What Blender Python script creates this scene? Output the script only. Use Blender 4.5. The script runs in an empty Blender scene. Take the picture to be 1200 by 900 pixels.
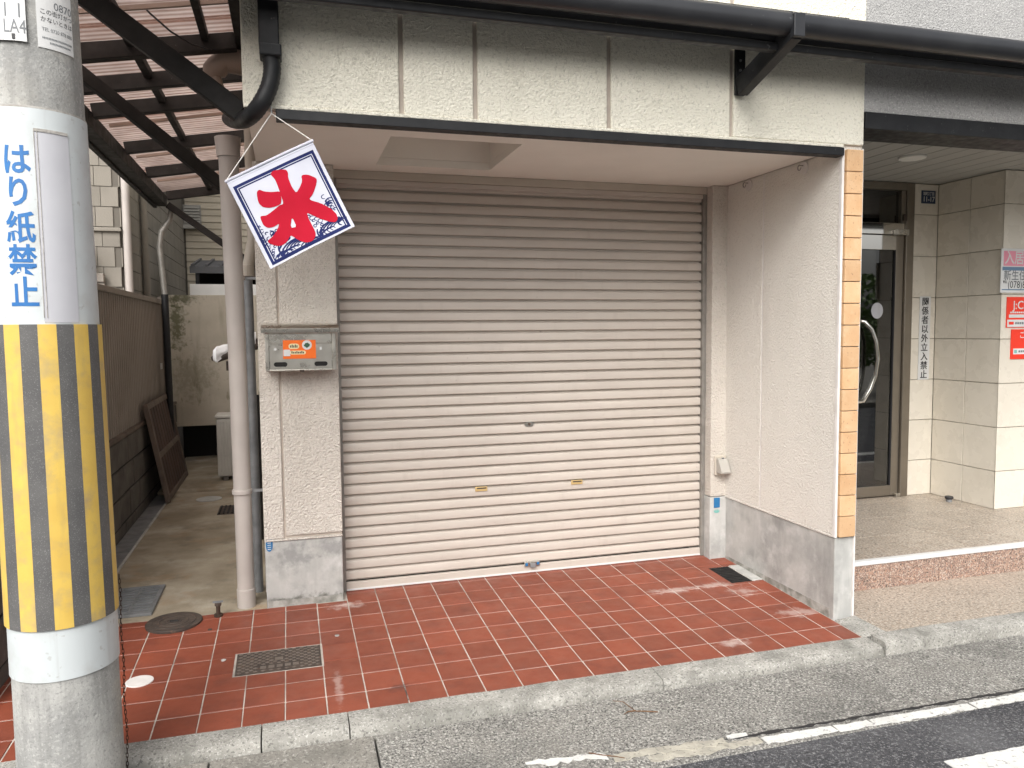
import bpy, bmesh, math, random
from mathutils import Vector, Matrix, noise
from mathutils.geometry import tessellate_polygon
random.seed(7)
R = math.radians
scene = bpy.context.scene
COL = scene.collection

# ------------------------------------------------------------------ camera
CAM = Vector((0, 0, 1.5)); FPX = 897.73; YAW, PITCH, ROLL = .2836, .0704, -.0098
_f = Vector((math.sin(YAW)*math.cos(PITCH), math.cos(YAW)*math.cos(PITCH), -math.sin(PITCH)))
_r0 = Vector((math.cos(YAW), -math.sin(YAW), 0)); _u0 = _r0.cross(_f)
_r = _r0*math.cos(ROLL) + _u0*math.sin(ROLL); _u = -_r0*math.sin(ROLL) + _u0*math.cos(ROLL)
cd = bpy.data.cameras.new('camera'); cam = bpy.data.objects.new('camera', cd); COL.objects.link(cam)
mw = Matrix(((_r.x, _u.x, -_f.x), (_r.y, _u.y, -_f.y), (_r.z, _u.z, -_f.z))).to_4x4(); mw.translation = CAM
cam.matrix_world = mw
cd.sensor_width = 36; cd.lens = 36*FPX/1200; cd.clip_start = .05; cd.clip_end = 500
scene.camera = cam
# ------------------------------------------------------------------ world, sun, exposure
SUN_EL, SUN_AZ = 42, 208        # degrees; azimuth clockwise from +Y
w = bpy.data.worlds.new('World'); scene.world = w; w.use_nodes = True
nt = w.node_tree; nt.nodes.clear()
sky = nt.nodes.new('ShaderNodeTexSky'); sky.sky_type = 'NISHITA'; sky.sun_disc = False
sky.sun_elevation = R(SUN_EL); sky.sun_rotation = R(SUN_AZ); sky.air_density = 1.0; sky.dust_density = 6.0; sky.ozone_density = 1.0
hs = nt.nodes.new('ShaderNodeHueSaturation'); hs.inputs['Saturation'].default_value = .16
bg = nt.nodes.new('ShaderNodeBackground'); bg.inputs['Strength'].default_value = .15
wo = nt.nodes.new('ShaderNodeOutputWorld')
nt.links.new(sky.outputs[0], hs.inputs['Color']); nt.links.new(hs.outputs[0], bg.inputs[0]); nt.links.new(bg.outputs[0], wo.inputs[0])
sd = bpy.data.lights.new('sun', 'SUN'); sd.energy = .85; sd.angle = R(40); sd.color = (1, .97, .92)
so = bpy.data.objects.new('sun', sd); COL.objects.link(so)
_sd = Vector((math.sin(R(SUN_AZ))*math.cos(R(SUN_EL)), math.cos(R(SUN_AZ))*math.cos(R(SUN_EL)), math.sin(R(SUN_EL))))
so.rotation_euler = _sd.to_track_quat('Z', 'Y').to_euler(); so.location = _sd*30
scene.view_settings.view_transform = 'Standard'; scene.view_settings.look = 'None'
scene.view_settings.exposure = 0.72; scene.view_settings.gamma = 1; scene.view_settings.use_curve_mapping = False

# ------------------------------------------------------------------ helpers
def ray(px, py): return _f + _r*((px-600)/FPX) + _u*((450-py)/FPX)
def py_(px, py, Y): d = ray(px, py); return CAM + d*(Y/d.y)
def pz_(px, py, Z): d = ray(px, py); return CAM + d*((Z-CAM.z)/d.z)
def px_(px, py, X): d = ray(px, py); return CAM + d*(X/d.x)

class MB:
    def __init__(s): s.v = []; s.f = []
    def add(s, vs, fs):
        n = len(s.v); s.v += [Vector(v) for v in vs]; s.f += [tuple(i+n for i in f) for f in fs]; return s
    def box(s, x0, x1, y0, y1, z0, z1):
        return s.add([(x0,y0,z0),(x1,y0,z0),(x1,y1,z0),(x0,y1,z0),(x0,y0,z1),(x1,y0,z1),(x1,y1,z1),(x0,y1,z1)],
                     [(3,2,1,0),(4,5,6,7),(0,1,5,4),(1,2,6,5),(2,3,7,6),(3,0,4,7)])
    def bar(s, a, b, w, h, up=(0,0,1)):
        a = Vector(a); b = Vector(b); d = (b-a).normalized(); up = Vector(up)
        x = d.cross(up).normalized(); y = x.cross(d).normalized()
        vs = [p + x*sx*w/2 + y*sy*h/2 for p in (a, b) for sx, sy in ((-1,-1),(1,-1),(1,1),(-1,1))]
        return s.add(vs, [(0,1,2,3),(7,6,5,4),(0,4,5,1),(1,5,6,2),(2,6,7,3),(3,7,4,0)])
    def tube(s, path, r, n=12, cap=True):
        path = [Vector(p) for p in path]; rs = r if isinstance(r, (list, tuple)) else [r]*len(path)
        rings = []; px = None
        for i, p in enumerate(path):
            d = (path[min(i+1, len(path)-1)] - path[max(i-1, 0)]).normalized()
            if px is None:
                ref = Vector((0,0,1)) if abs(d.z) < .9 else Vector((1,0,0)); px = d.cross(ref).normalized()
            else: px = (px - d*px.dot(d)).normalized()
            q = d.cross(px)
            rings.append([p + (px*math.cos(a) + q*math.sin(a))*rs[i] for a in [2*math.pi*k/n for k in range(n)]])
        vs = [v for rg in rings for v in rg]; fs = []
        for i in range(len(rings)-1):
            for k in range(n): fs.append((i*n+k, i*n+(k+1) % n, (i+1)*n+(k+1) % n, (i+1)*n+k))
        if cap: fs.append(tuple(range(n-1, -1, -1))); fs.append(tuple((len(rings)-1)*n+k for k in range(n)))
        return s.add(vs, fs)
    def disc(s, c, r, h, n=32, sx=1, sy=1):
        c = Vector(c); vs = []
        for z in (0, h):
            vs += [c + Vector((math.cos(2*math.pi*k/n)*r*sx, math.sin(2*math.pi*k/n)*r*sy, z)) for k in range(n)]
        fs = [tuple(range(n-1,-1,-1)), tuple(range(n, 2*n))] + [(k, (k+1) % n, n+(k+1) % n, n+k) for k in range(n)]
        return s.add(vs, fs)
    def prism(s, loop, th, holes=()):
        """flat polygon (list of 3D points) thickened by vector th"""
        th = Vector(th); loops = [[Vector(p) for p in loop]] + [[Vector(p) for p in h] for h in holes]
        flat = [p for l in loops for p in l]; n = len(flat); tris = tessellate_polygon(loops)
        fs = []
        for t in tris: fs.append(tuple(t)); fs.append(tuple(i+n for i in reversed(t)))
        o = 0
        for l in loops:
            m = len(l)
            for k in range(m): fs.append((o+k, o+(k+1) % m, n+o+(k+1) % m, n+o+k))
            o += m
        return s.add(flat + [p+th for p in flat], fs)
    def build(s, name, mat, parent=None, bev=0, smooth=False, loc=None, seg=2):
        off = Vector(loc) if loc is not None else Vector((0,0,0))
        base = parent
        tot = off.copy()
        while base is not None: tot += base.location; base = base.parent
        me = bpy.data.meshes.new(name); me.from_pydata([tuple(v - tot) for v in s.v], [], s.f)
        bm = bmesh.new(); bm.from_mesh(me)
        if bev or smooth: bmesh.ops.remove_doubles(bm, verts=bm.verts, dist=1e-5)
        bmesh.ops.recalc_face_normals(bm, faces=bm.faces)
        if bev:
            es = [e for e in bm.edges if len(e.link_faces) == 2 and e.calc_face_angle(0) > .5]
            bmesh.ops.bevel(bm, geom=es, offset=bev, segments=seg, profile=.5, affect='EDGES', clamp_overlap=True)
        bm.to_mesh(me); bm.free()
        if bev or smooth:
            me.shade_smooth(); me.set_sharp_from_angle(angle=R(38 if not bev else (18 if seg < 4 else 50)))
        me.materials.append(mat)
        o = bpy.data.objects.new(name, me); COL.objects.link(o)
        if parent is not None: o.parent = parent
        o.location = off
        return o
def inst(me, name, loc, parent=None, rot=(0,0,0), scale=None):
    o = bpy.data.objects.new(name, me); COL.objects.link(o); o.parent = parent; o.location = loc; o.rotation_euler = rot
    if scale: o.scale = scale
    return o
def tag(o, label, cat, group=None):
    o['label'] = label; o['category'] = cat
    if group: o['group'] = group
    return o
def thing(name, loc, label, cat, group=None):
    o = bpy.data.objects.new(name, None); o.empty_display_size = .1; COL.objects.link(o); o.location = loc
    return tag(o, label, cat, group)
def struct(o, kind='structure'): o['kind'] = kind; return o
def bx(name, mat, parent, x0, x1, y0, y1, z0, z1, bev=0, loc=None):
    return MB().box(x0, x1, y0, y1, z0, z1).build(name, mat, parent, bev, loc=loc)

# ------------------------------------------------------------------ materials
def M(name, c1, c2=None, s2=3.0, rng=(.4,.65), rough=.6, rvar=0, metal=0, bump=(), rnd=0, specks=(), streaks=(), spec=.5, trans=0):
    m = bpy.data.materials.new(name); m.use_nodes = True; t = m.node_tree; N = t.nodes; L = t.links
    b = N['Principled BSDF']; b.inputs['Roughness'].default_value = rough; b.inputs['Metallic'].default_value = metal
    b.inputs['Specular IOR Level'].default_value = spec
    tc = N.new('ShaderNodeTexCoord'); oi = N.new('ShaderNodeObjectInfo')
    ad = N.new('ShaderNodeVectorMath'); ad.operation = 'MULTIPLY_ADD'
    cmb = N.new('ShaderNodeCombineXYZ')
    for i in range(3): L.new(oi.outputs['Random'], cmb.inputs[i])
    ad.inputs[1].default_value = (37, 53, 71); L.new(cmb.outputs[0], ad.inputs[0]); L.new(tc.outputs['Object'], ad.inputs[2])
    co = ad.outputs[0]
    def noi(scale, det=5, ro=.55, vec=None):
        n = N.new('ShaderNodeTexNoise'); n.inputs['Scale'].default_value = scale; n.inputs['Detail'].default_value = det
        n.inputs['Roughness'].default_value = ro; L.new(vec or co, n.inputs['Vector']); return n.outputs['Fac']
    def ramp(x, a, bb):
        r = N.new('ShaderNodeMapRange'); r.inputs['From Min'].default_value = a; r.inputs['From Max'].default_value = bb; L.new(x, r.inputs['Value']); return r.outputs[0]
    def mix(fac, a, bcol, mul=1.0):
        x = N.new('ShaderNodeMix'); x.data_type = 'RGBA'
        if mul != 1.0:
            q = N.new('ShaderNodeMath'); q.operation = 'MULTIPLY'; q.inputs[1].default_value = mul; L.new(fac, q.inputs[0]); fac = q.outputs[0]
        L.new(fac, x.inputs[0])
        if isinstance(a, tuple): x.inputs[6].default_value = (*a, 1)
        else: L.new(a, x.inputs[6])
        x.inputs[7].default_value = (*bcol, 1); return x.outputs[2]
    cur = c1
    if c2: cur = mix(ramp(noi(s2, 7), *rng), cur, c2)
    for (col, sc, th, amt) in specks:
        vo = N.new('ShaderNodeTexNoise'); vo.inputs['Scale'].default_value = sc; vo.inputs['Detail'].default_value = 2; vo.inputs['Roughness'].default_value = .6
        L.new(co, vo.inputs['Vector']); cur = mix(ramp(vo.outputs['Fac'], th-(0 if sc > 25 else .05), th+(.06 if sc > 25 else .16)), cur, col, amt); vo.inputs['Detail'].default_value = 2 if sc > 25 else 7
    for (col, sx, sz, a, bb, amt) in streaks:
        mp = N.new('ShaderNodeVectorMath'); mp.operation = 'MULTIPLY'; mp.inputs[1].default_value = (sx, sx, sz); L.new(co, mp.inputs[0])
        cur = mix(ramp(noi(1, 5, .6, mp.outputs[0]), a, bb), cur, col, amt)
    if rnd:
        mr = N.new('ShaderNodeMapRange'); mr.inputs['To Min'].default_value = 1-rnd; mr.inputs['To Max'].default_value = 1+rnd; L.new(oi.outputs['Random'], mr.inputs['Value'])
        hv = N.new('ShaderNodeHueSaturation'); L.new(mr.outputs[0], hv.inputs['Value'])
        if isinstance(cur, tuple): hv.inputs['Color'].default_value = (*cur, 1)
        else: L.new(cur, hv.inputs['Color'])
        cur = hv.outputs[0]
    if isinstance(cur, tuple): b.inputs['Base Color'].default_value = (*cur, 1)
    else: L.new(cur, b.inputs['Base Color'])
    if rvar:
        rr = N.new('ShaderNodeMapRange'); rr.inputs['To Min'].default_value = rough-rvar; rr.inputs['To Max'].default_value = rough+rvar
        rr.inputs['From Min'].default_value = .3; rr.inputs['From Max'].default_value = .7
        L.new(noi(s2*2.3+1, 5), rr.inputs['Value']); L.new(rr.outputs[0], b.inputs['Roughness'])
    prev = None
    for (sc, st, dist) in bump:
        bp = N.new('ShaderNodeBump'); bp.inputs['Strength'].default_value = st; bp.inputs['Distance'].default_value = dist
        L.new(noi(sc, 3, .5), bp.inputs['Height'])
        if prev: L.new(prev, bp.inputs['Normal'])
        prev = bp.outputs[0]
    if prev: L.new(prev, b.inputs['Normal'])
    if trans:
        m.node_tree.nodes['Principled BSDF'].inputs['Transmission Weight'].default_value = trans
    return m

m_stucco = M('cream_stucco', (.68,.63,.565), (.63,.58,.515), 2.2, (.35,.7), .85, bump=((80,.8,.015),(160,.6,.005)), specks=(((.42,.38,.33),70,.60,.35),), streaks=(((.49,.45,.39),3.5,.5,.56,.8,.4),))
m_fascia = M('fascia_stucco', (.80,.765,.655), (.75,.715,.605), 2.0, (.35,.7), .85, bump=((90,.7,.013),(160,.6,.005)), specks=(((.42,.395,.32),75,.58,.4),), streaks=(((.54,.51,.42),5,.6,.55,.8,.4),))
m_side = M('alcove_stucco', (.72,.69,.63), (.675,.645,.585), 2.0, (.35,.7), .85, bump=((90,.7,.012),(160,.6,.004)), specks=(((.44,.40,.36),80,.60,.3),), streaks=(((.50,.465,.42),3,.7,.58,.8,.4),))
m_groove = M('joint_sealant', (.46,.40,.34), (.38,.33,.28), 8, rough=.8)
m_ceil = M('painted_ceiling', (.83,.80,.73), (.79,.76,.69), 3, (.4,.7), .8, bump=((200,.2,.003),))
m_greystucco = M('grey_stucco', (.38,.375,.365), (.33,.327,.32), 2.0, (.35,.7), .9, bump=((95,.7,.012),(160,.7,.005)), specks=(((.58,.57,.56),95,.56,.5),((.20,.20,.20),90,.57,.5)))
m_conc = M('base_concrete', (.46,.455,.43), (.36,.36,.345), 3.5, (.40,.62), .8, bump=((40,.3,.008),(150,.3,.003)), specks=(((.22,.222,.212),6,.54,.6),((.60,.59,.57),11,.56,.6)), streaks=(((.58,.57,.55),9,1.5,.52,.70,.5),((.21,.212,.20),4,1.2,.54,.72,.6)))
m_mould = M('damp_concrete', (.20,.20,.175), (.40,.39,.36), 16, (.38,.62), .9, bump=((60,.3,.004),))
m_kerb = M('kerb_concrete', (.37,.358,.325), (.25,.242,.217), 5, (.38,.62), .88, bump=((80,.6,.006),(200,.6,.003)), specks=(((.11,.106,.097),95,.56,.7),((.58,.565,.53),110,.58,.55),((.15,.146,.13),11,.55,.55),((.10,.10,.085),4,.57,.55)))
m_apron = M('exposed_aggregate', (.255,.246,.224), (.185,.178,.164), 1.6, (.35,.7), .9, bump=((90,.8,.012),(220,.6,.004)), specks=(((.50,.485,.445),100,.53,.8),((.05,.049,.046),112,.54,.85),((.09,.088,.081),2.6,.55,.6),((.30,.285,.25),5,.58,.4)))
m_slab = M('gutter_concrete', (.26,.245,.215), (.19,.18,.16), 2, (.35,.7), .9, bump=((70,.6,.008),), specks=(((.44,.425,.39),85,.57,.6),((.08,.077,.068),95,.57,.7),((.13,.124,.108),6,.55,.6)))
m_asph = M('asphalt', (.075,.075,.08), (.045,.045,.05), 2.5, (.38,.62), .9, bump=((75,.9,.012),(200,.6,.005)), specks=(((.20,.20,.205),95,.55,.8),((.40,.39,.38),130,.63,.7),((.012,.012,.014),105,.56,.75),((.14,.14,.145),2.2,.56,.5)))
m_line = M('road_paint', (.66,.66,.635), (.56,.555,.53), 14, (.4,.7), .75, bump=((120,.5,.004),), specks=(((.26,.25,.235),45,.62,.8),((.42,.405,.375),120,.60,.6)))
m_linedirt = M('dirty_road_paint', (.46,.43,.36), (.34,.32,.27), 14, (.4,.6), .85, bump=((90,.6,.006),), specks=(((.2,.19,.17),60,.58,.7),))
m_tile = M('terracotta_tile', (.245,.060,.031), (.20,.052,.029), 5, (.35,.65), .50, rvar=.12, rnd=.11, bump=((8,.12,.01),(120,.12,.002)), specks=(((.30,.17,.12),4.2,.64,.30),((.12,.035,.024),9,.57,.5),((.10,.035,.025),120,.66,.6)))
m_grout = M('grout', (.52,.47,.415), (.36,.32,.28), 9, (.4,.65), .9, bump=((120,.4,.004),), specks=(((.14,.12,.105),5,.60,.8),))
m_alley = M('alley_concrete', (.40,.345,.26), (.25,.207,.145), 2.4, (.38,.62), .8, rvar=.12, bump=((30,.3,.01),(110,.3,.004)), specks=(((.56,.51,.43),3.5,.58,.6),((.35,.2,.09),4.2,.61,.55),((.11,.10,.08),5,.60,.65)))
m_ground = M('ground_earth', (.2,.19,.17), (.15,.145,.13), 1, rough=.95)
m_granite = M('granite_riser', (.33,.22,.17), (.26,.175,.14), 20, (.4,.6), .35, specks=(((.55,.46,.39),95,.53,.8),((.05,.042,.038),105,.54,.85),((.44,.25,.17),85,.58,.75)))
m_porch = M('porch_granite', (.385,.325,.265), (.33,.278,.225), 2.5, (.35,.65), .42, rvar=.08, rnd=.02, specks=(((.62,.56,.48),75,.53,.75),((.12,.10,.085),82,.55,.8),((.44,.32,.235),66,.58,.6)))
m_marble = M('beige_wall_tile', (.69,.64,.55), (.655,.605,.515), 3.0, (.35,.68), .28, rvar=.06, rnd=.025, streaks=(((.58,.53,.44),6,4,.60,.72,.35),((.75,.71,.63),4,4,.60,.75,.3)))
m_marblegap = M('wall_tile_joint', (.36,.32,.26), rough=.8)
m_post = M('apricot_tile', (.60,.395,.225), (.55,.335,.175), 9, (.35,.65), .6, rnd=.10, bump=((60,.4,.004),), specks=(((.30,.165,.09),95,.65,.75),((.67,.51,.34),20,.60,.4)))
m_white = M('white_plaster_edge', (.72,.69,.66), (.62,.59,.56), 12, rough=.75)
m_shut = M('shutter_paint', (.53,.476,.42), (.495,.443,.39), 3, (.35,.7), .48, rvar=.07, rnd=.04, bump=((2.2,.5,.03),(9,.25,.010)), streaks=(((.40,.35,.30),2.2,26,.56,.76,.5),((.42,.37,.32),14,1.6,.58,.76,.45),((.66,.60,.55),1.6,60,.62,.8,.35)), specks=(((.25,.2,.17),26,.74,.6),))
m_rail = M('guide_rail_steel', (.30,.285,.26), (.23,.22,.2), 14, rough=.45, metal=.4)
m_header = M('shutter_header_paint', (.50,.45,.38), (.46,.41,.345), 6, rough=.5)
m_black = M('black_metal', (.009,.0095,.011), (.015,.0155,.017), 9, rough=.48, rvar=.1, bump=((70,.15,.003),), specks=(((.13,.126,.12),40,.70,.5),), spec=.35)
m_blackold = M('weathered_black_paint', (.014,.0135,.013), (.024,.023,.022), 8, rough=.62, rvar=.1, bump=((70,.2,.003),), specks=(((.16,.155,.15),60,.72,.5),), spec=.25)
m_tube = M('dark_awning_tube', (.018,.019,.022), (.028,.029,.032), 3, rough=.38, rvar=.1, specks=(((.14,.14,.137),45,.72,.5),), spec=.45)
m_stain = M('stainless', (.60,.575,.52), (.54,.515,.465), 8, rough=.30, rvar=.07, metal=1.0, bump=((3,.08,.03),))
m_mirror = M('polished_steel', (.72,.70,.66), rough=.05, metal=1.0)
m_alu = M('bronze_aluminium', (.30,.265,.22), (.27,.24,.2), 8, rough=.35, metal=.85)
m_dark = M('dark_void', (.015,.014,.013), rough=.9)
m_pvc = M('taupe_pvc', (.47,.425,.39), (.40,.36,.33), 3, (.35,.65), .45, rvar=.08, streaks=(((.33,.29,.26),14,1.2,.58,.75,.4),))
m_pvcbrown = M('brown_pvc', (.30,.235,.195), (.25,.195,.16), 3, rough=.5)
m_iron = M('cast_iron', (.095,.072,.058), (.06,.047,.04), 14, (.4,.6), .72, rvar=.1, metal=.25, bump=((90,.5,.004),), specks=(((.17,.10,.065),30,.62,.5),))
m_stud = M('worn_stud_iron', (.20,.165,.14), (.15,.12,.10), 14, rough=.6, metal=.25)
m_grate = M('galvanised_grate', (.25,.255,.26), (.18,.185,.19), 12, rough=.6, metal=.3)
m_pole = M('pole_concrete', (.42,.415,.392), (.29,.29,.278), 5, (.38,.62), .85, bump=((60,.35,.005),(180,.4,.003)), specks=(((.52,.51,.485),90,.56,.45),((.19,.19,.185),110,.58,.5),((.46,.42,.335),4,.56,.4),((.21,.209,.202),6,.55,.55)), streaks=(((.17,.168,.158),14,1.0,.52,.70,.65),))
m_wrap = M('white_pole_wrap', (.545,.58,.585), (.51,.545,.55), 4, (.4,.7), .48, streaks=(((.36,.355,.335),22,.9,.56,.76,.6),((.66,.69,.69),5,.5,.5,.8,.4)), specks=(((.40,.39,.365),8,.56,.5),((.34,.33,.31),40,.66,.5)), bump=((14,.1,.01),))
m_wrapgrey = M('lavender_grey_patch', (.47,.47,.50), (.51,.51,.535), 5, rough=.5, streaks=(((.30,.29,.28),26,1.4,.56,.74,.6),))
m_caulk = M('weathered_caulk', (.45,.43,.40), (.29,.27,.24), 30, rough=.8, bump=((80,.5,.006),))
m_yellow = M('hazard_yellow', (.66,.455,.095), (.60,.395,.08), 10, (.4,.7), .6, bump=((300,.3,.002),), specks=(((.38,.28,.15),16,.56,.55),((.27,.23,.18),6,.60,.75)), streaks=(((.34,.25,.12),20,2,.55,.74,.5),))
m_hazblack = M('hazard_black', (.085,.083,.082), (.11,.107,.104), 10, rough=.7, bump=((300,.4,.002),), specks=(((.25,.245,.24),320,.60,.7),))
m_blue = M('sign_blue', (.012,.125,.36), (.016,.15,.40), 12, rough=.5)
m_plate = M('white_plate', (.68,.68,.67), (.63,.63,.62), 6, rough=.4)
m_ink = M('black_ink', (.02,.02,.022), rough=.5)
m_greyink = M('grey_ink', (.16,.17,.18), rough=.5)
m_cloth = M('white_cloth', (.545,.555,.625), (.515,.525,.595), 7, rough=.85, bump=((14,.25,.01),(400,.2,.001)))
m_red = M('noren_red', (.42,.007,.026), (.385,.006,.022), 9, rough=.85, spec=.2)
m_navy = M('noren_navy', (.012,.017,.075), (.016,.024,.10), 9, rough=.85, spec=.2)
m_rope = M('white_cord', (.72,.70,.66), rough=.8)
m_orange = M('orange_sticker', (.88,.16,.012), rough=.4)
m_cream = M('cream_print', (.83,.72,.42), rough=.5)
m_green = M('dark_green_print', (.03,.09,.05), rough=.5)
m_pane = M('fence_panel', (.27,.235,.20), (.225,.195,.165), 3, rough=.6, rnd=.04, streaks=(((.16,.14,.115),14,.6,.55,.75,.4),))
m_block = M('concrete_block', (.135,.122,.108), (.085,.077,.068), 5, (.35,.65), .92, rnd=.12, bump=((60,.5,.006),), specks=(((.22,.205,.185),12,.62,.4),))
m_wood = M('weathered_wood', (.075,.042,.03), (.045,.026,.02), 7, rough=.75, rnd=.12, streaks=(((.13,.085,.065),30,2,.58,.75,.5),))
m_wood2 = M('grey_wood', (.15,.115,.092), (.10,.075,.06), 7, rough=.8, streaks=(((.21,.17,.14),30,2,.58,.75,.5),))
m_mosswall = M('mossy_render', (.53,.48,.395), (.46,.415,.335), 4, (.4,.65), .85, bump=((80,.3,.004),), streaks=(((.32,.285,.22),10,1.2,.52,.72,.6),((.12,.12,.06),7,2.6,.58,.68,.7)))
m_siding = M('siding_tile', (.235,.212,.178), (.205,.184,.154), 4, rough=.75, rnd=.05, bump=((90,.4,.004),))
m_sidejoint = M('siding_joint', (.13,.116,.097), rough=.9)
m_lap = M('lap_siding', (.50,.435,.34), (.45,.39,.30), 4, rough=.7, rnd=.05)
m_ac = M('outdoor_unit_grey', (.44,.42,.38), (.38,.36,.325), 5, rough=.55, specks=(((.25,.22,.18),20,.66,.4),))
m_plastic = M('white_plastic', (.80,.80,.80), (.72,.72,.73), 6, rough=.35, bump=((30,.5,.02),))
m_blue2 = M('sticker_blue', (.02,.15,.34), rough=.45)
m_teal = M('teal_smear', (.16,.42,.38), (.4,.42,.40), 30, (.45,.6), .7)
m_brass = M('pale_brass', (.62,.45,.20), rough=.4, metal=.3)
m_rust = M('rusty_steel', (.085,.052,.035), (.05,.034,.026), 20, rough=.8, metal=.4, bump=((60,.4,.004),))
m_leafdry = M('dry_twig', (.17,.095,.05), (.11,.06,.035), 20, rough=.85)
m_slat = M('soffit_slat', (.40,.395,.365), (.37,.365,.34), 2, rough=.5, rnd=.02)
m_lamp = M('lamp_lens', (.80,.79,.75), rough=.35)
m_bark = M('bark', (.11,.085,.06), (.07,.055,.04), 8, rough=.9)
m_leaf = M('leaf', (.09,.15,.035), (.06,.11,.025), 3, rough=.6)
m_pink = M('sign_pink', (.74,.28,.36), rough=.45)
m_signred = M('sign_red', (.80,.045,.02), rough=.4)
m_signblue = M('sign_slate_blue', (.13,.22,.33), rough=.45)
m_navyplate = M('navy_enamel', (.012,.03,.075), rough=.3)
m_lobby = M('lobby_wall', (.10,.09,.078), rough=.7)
m_opp = M('opposite_house_render', (.66,.64,.60), (.60,.58,.54), 2, rough=.85)
m_roof = M('slate_roof', (.09,.09,.095), rough=.7)
def glassmat(name, tint, refl):
    m = bpy.data.materials.new(name); m.use_nodes = True; t = m.node_tree; t.nodes.clear()
    o = t.nodes.new('ShaderNodeOutputMaterial'); mx = t.nodes.new('ShaderNodeMixShader'); tr = t.nodes.new('ShaderNodeBsdfTransparent'); gl = t.nodes.new('ShaderNodeBsdfGlossy')
    tr.inputs[0].default_value = (*tint, 1); gl.inputs['Roughness'].default_value = .015
    fr = t.nodes.new('ShaderNodeFresnel'); fr.inputs[0].default_value = 1.5
    ma = t.nodes.new('ShaderNodeMath'); ma.operation = 'ADD'; ma.inputs[1].default_value = refl
    t.links.new(fr.outputs[0], ma.inputs[0]); t.links.new(ma.outputs[0], mx.inputs[0]); t.links.new(tr.outputs[0], mx.inputs[1]); t.links.new(gl.outputs[0], mx.inputs[2]); t.links.new(mx.outputs[0], o.inputs[0]); return m
m_glass = glassmat('door_glass', (.45,.45,.43), .10)
m_darkglass = glassmat('window_glass', (.3,.3,.3), .08)
def polymat():
    m = bpy.data.materials.new('smoked_polycarbonate'); m.use_nodes = True; t = m.node_tree; t.nodes.clear()
    o = t.nodes.new('ShaderNodeOutputMaterial'); m1 = t.nodes.new('ShaderNodeMixShader'); m2 = t.nodes.new('ShaderNodeMixShader')
    tr = t.nodes.new('ShaderNodeBsdfTransparent'); tr.inputs[0].default_value = (.86,.66,.59,1)
    tl = t.nodes.new('ShaderNodeBsdfTranslucent'); wv_ = t.nodes.new('ShaderNodeTexWave'); wv_.bands_direction = 'Y'; wv_.inputs['Scale'].default_value = 15.7; wv_.inputs['Distortion'].default_value = .4
    tc0 = t.nodes.new('ShaderNodeTexCoord'); t.links.new(tc0.outputs['Object'], wv_.inputs['Vector'])
    wm = t.nodes.new('ShaderNodeMix'); wm.data_type = 'RGBA'; wm.inputs[6].default_value = (.94,.82,.77,1); wm.inputs[7].default_value = (.50,.36,.31,1)
    t.links.new(wv_.outputs['Fac'], wm.inputs[0]); t.links.new(wm.outputs[2], tl.inputs[0])
    t.links.new(wm.outputs[2], tr.inputs[0])
    gl = t.nodes.new('ShaderNodeBsdfGlossy'); gl.inputs['Roughness'].default_value = .2; gl.inputs[0].default_value = (.9,.8,.75,1)
    nz = t.nodes.new('ShaderNodeTexNoise'); nz.inputs['Scale'].default_value = 5; nz.inputs['Detail'].default_value = 6
    tc = t.nodes.new('ShaderNodeTexCoord'); t.links.new(tc.outputs['Object'], nz.inputs['Vector'])
    mr = t.nodes.new('ShaderNodeMapRange'); mr.inputs['From Min'].default_value = .35; mr.inputs['From Max'].default_value = .7; mr.inputs['To Min'].default_value = .55; mr.inputs['To Max'].default_value = .9
    t.links.new(nz.outputs['Fac'], mr.inputs['Value']); t.links.new(mr.outputs[0], m1.inputs[0])
    t.links.new(tr.outputs[0], m1.inputs[1]); t.links.new(tl.outputs[0], m1.inputs[2])
    m2.inputs[0].default_value = .07; t.links.new(m1.outputs[0], m2.inputs[1]); t.links.new(gl.outputs[0], m2.inputs[2]); t.links.new(m2.outputs[0], o.inputs[0]); return m
m_poly = polymat()

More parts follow.
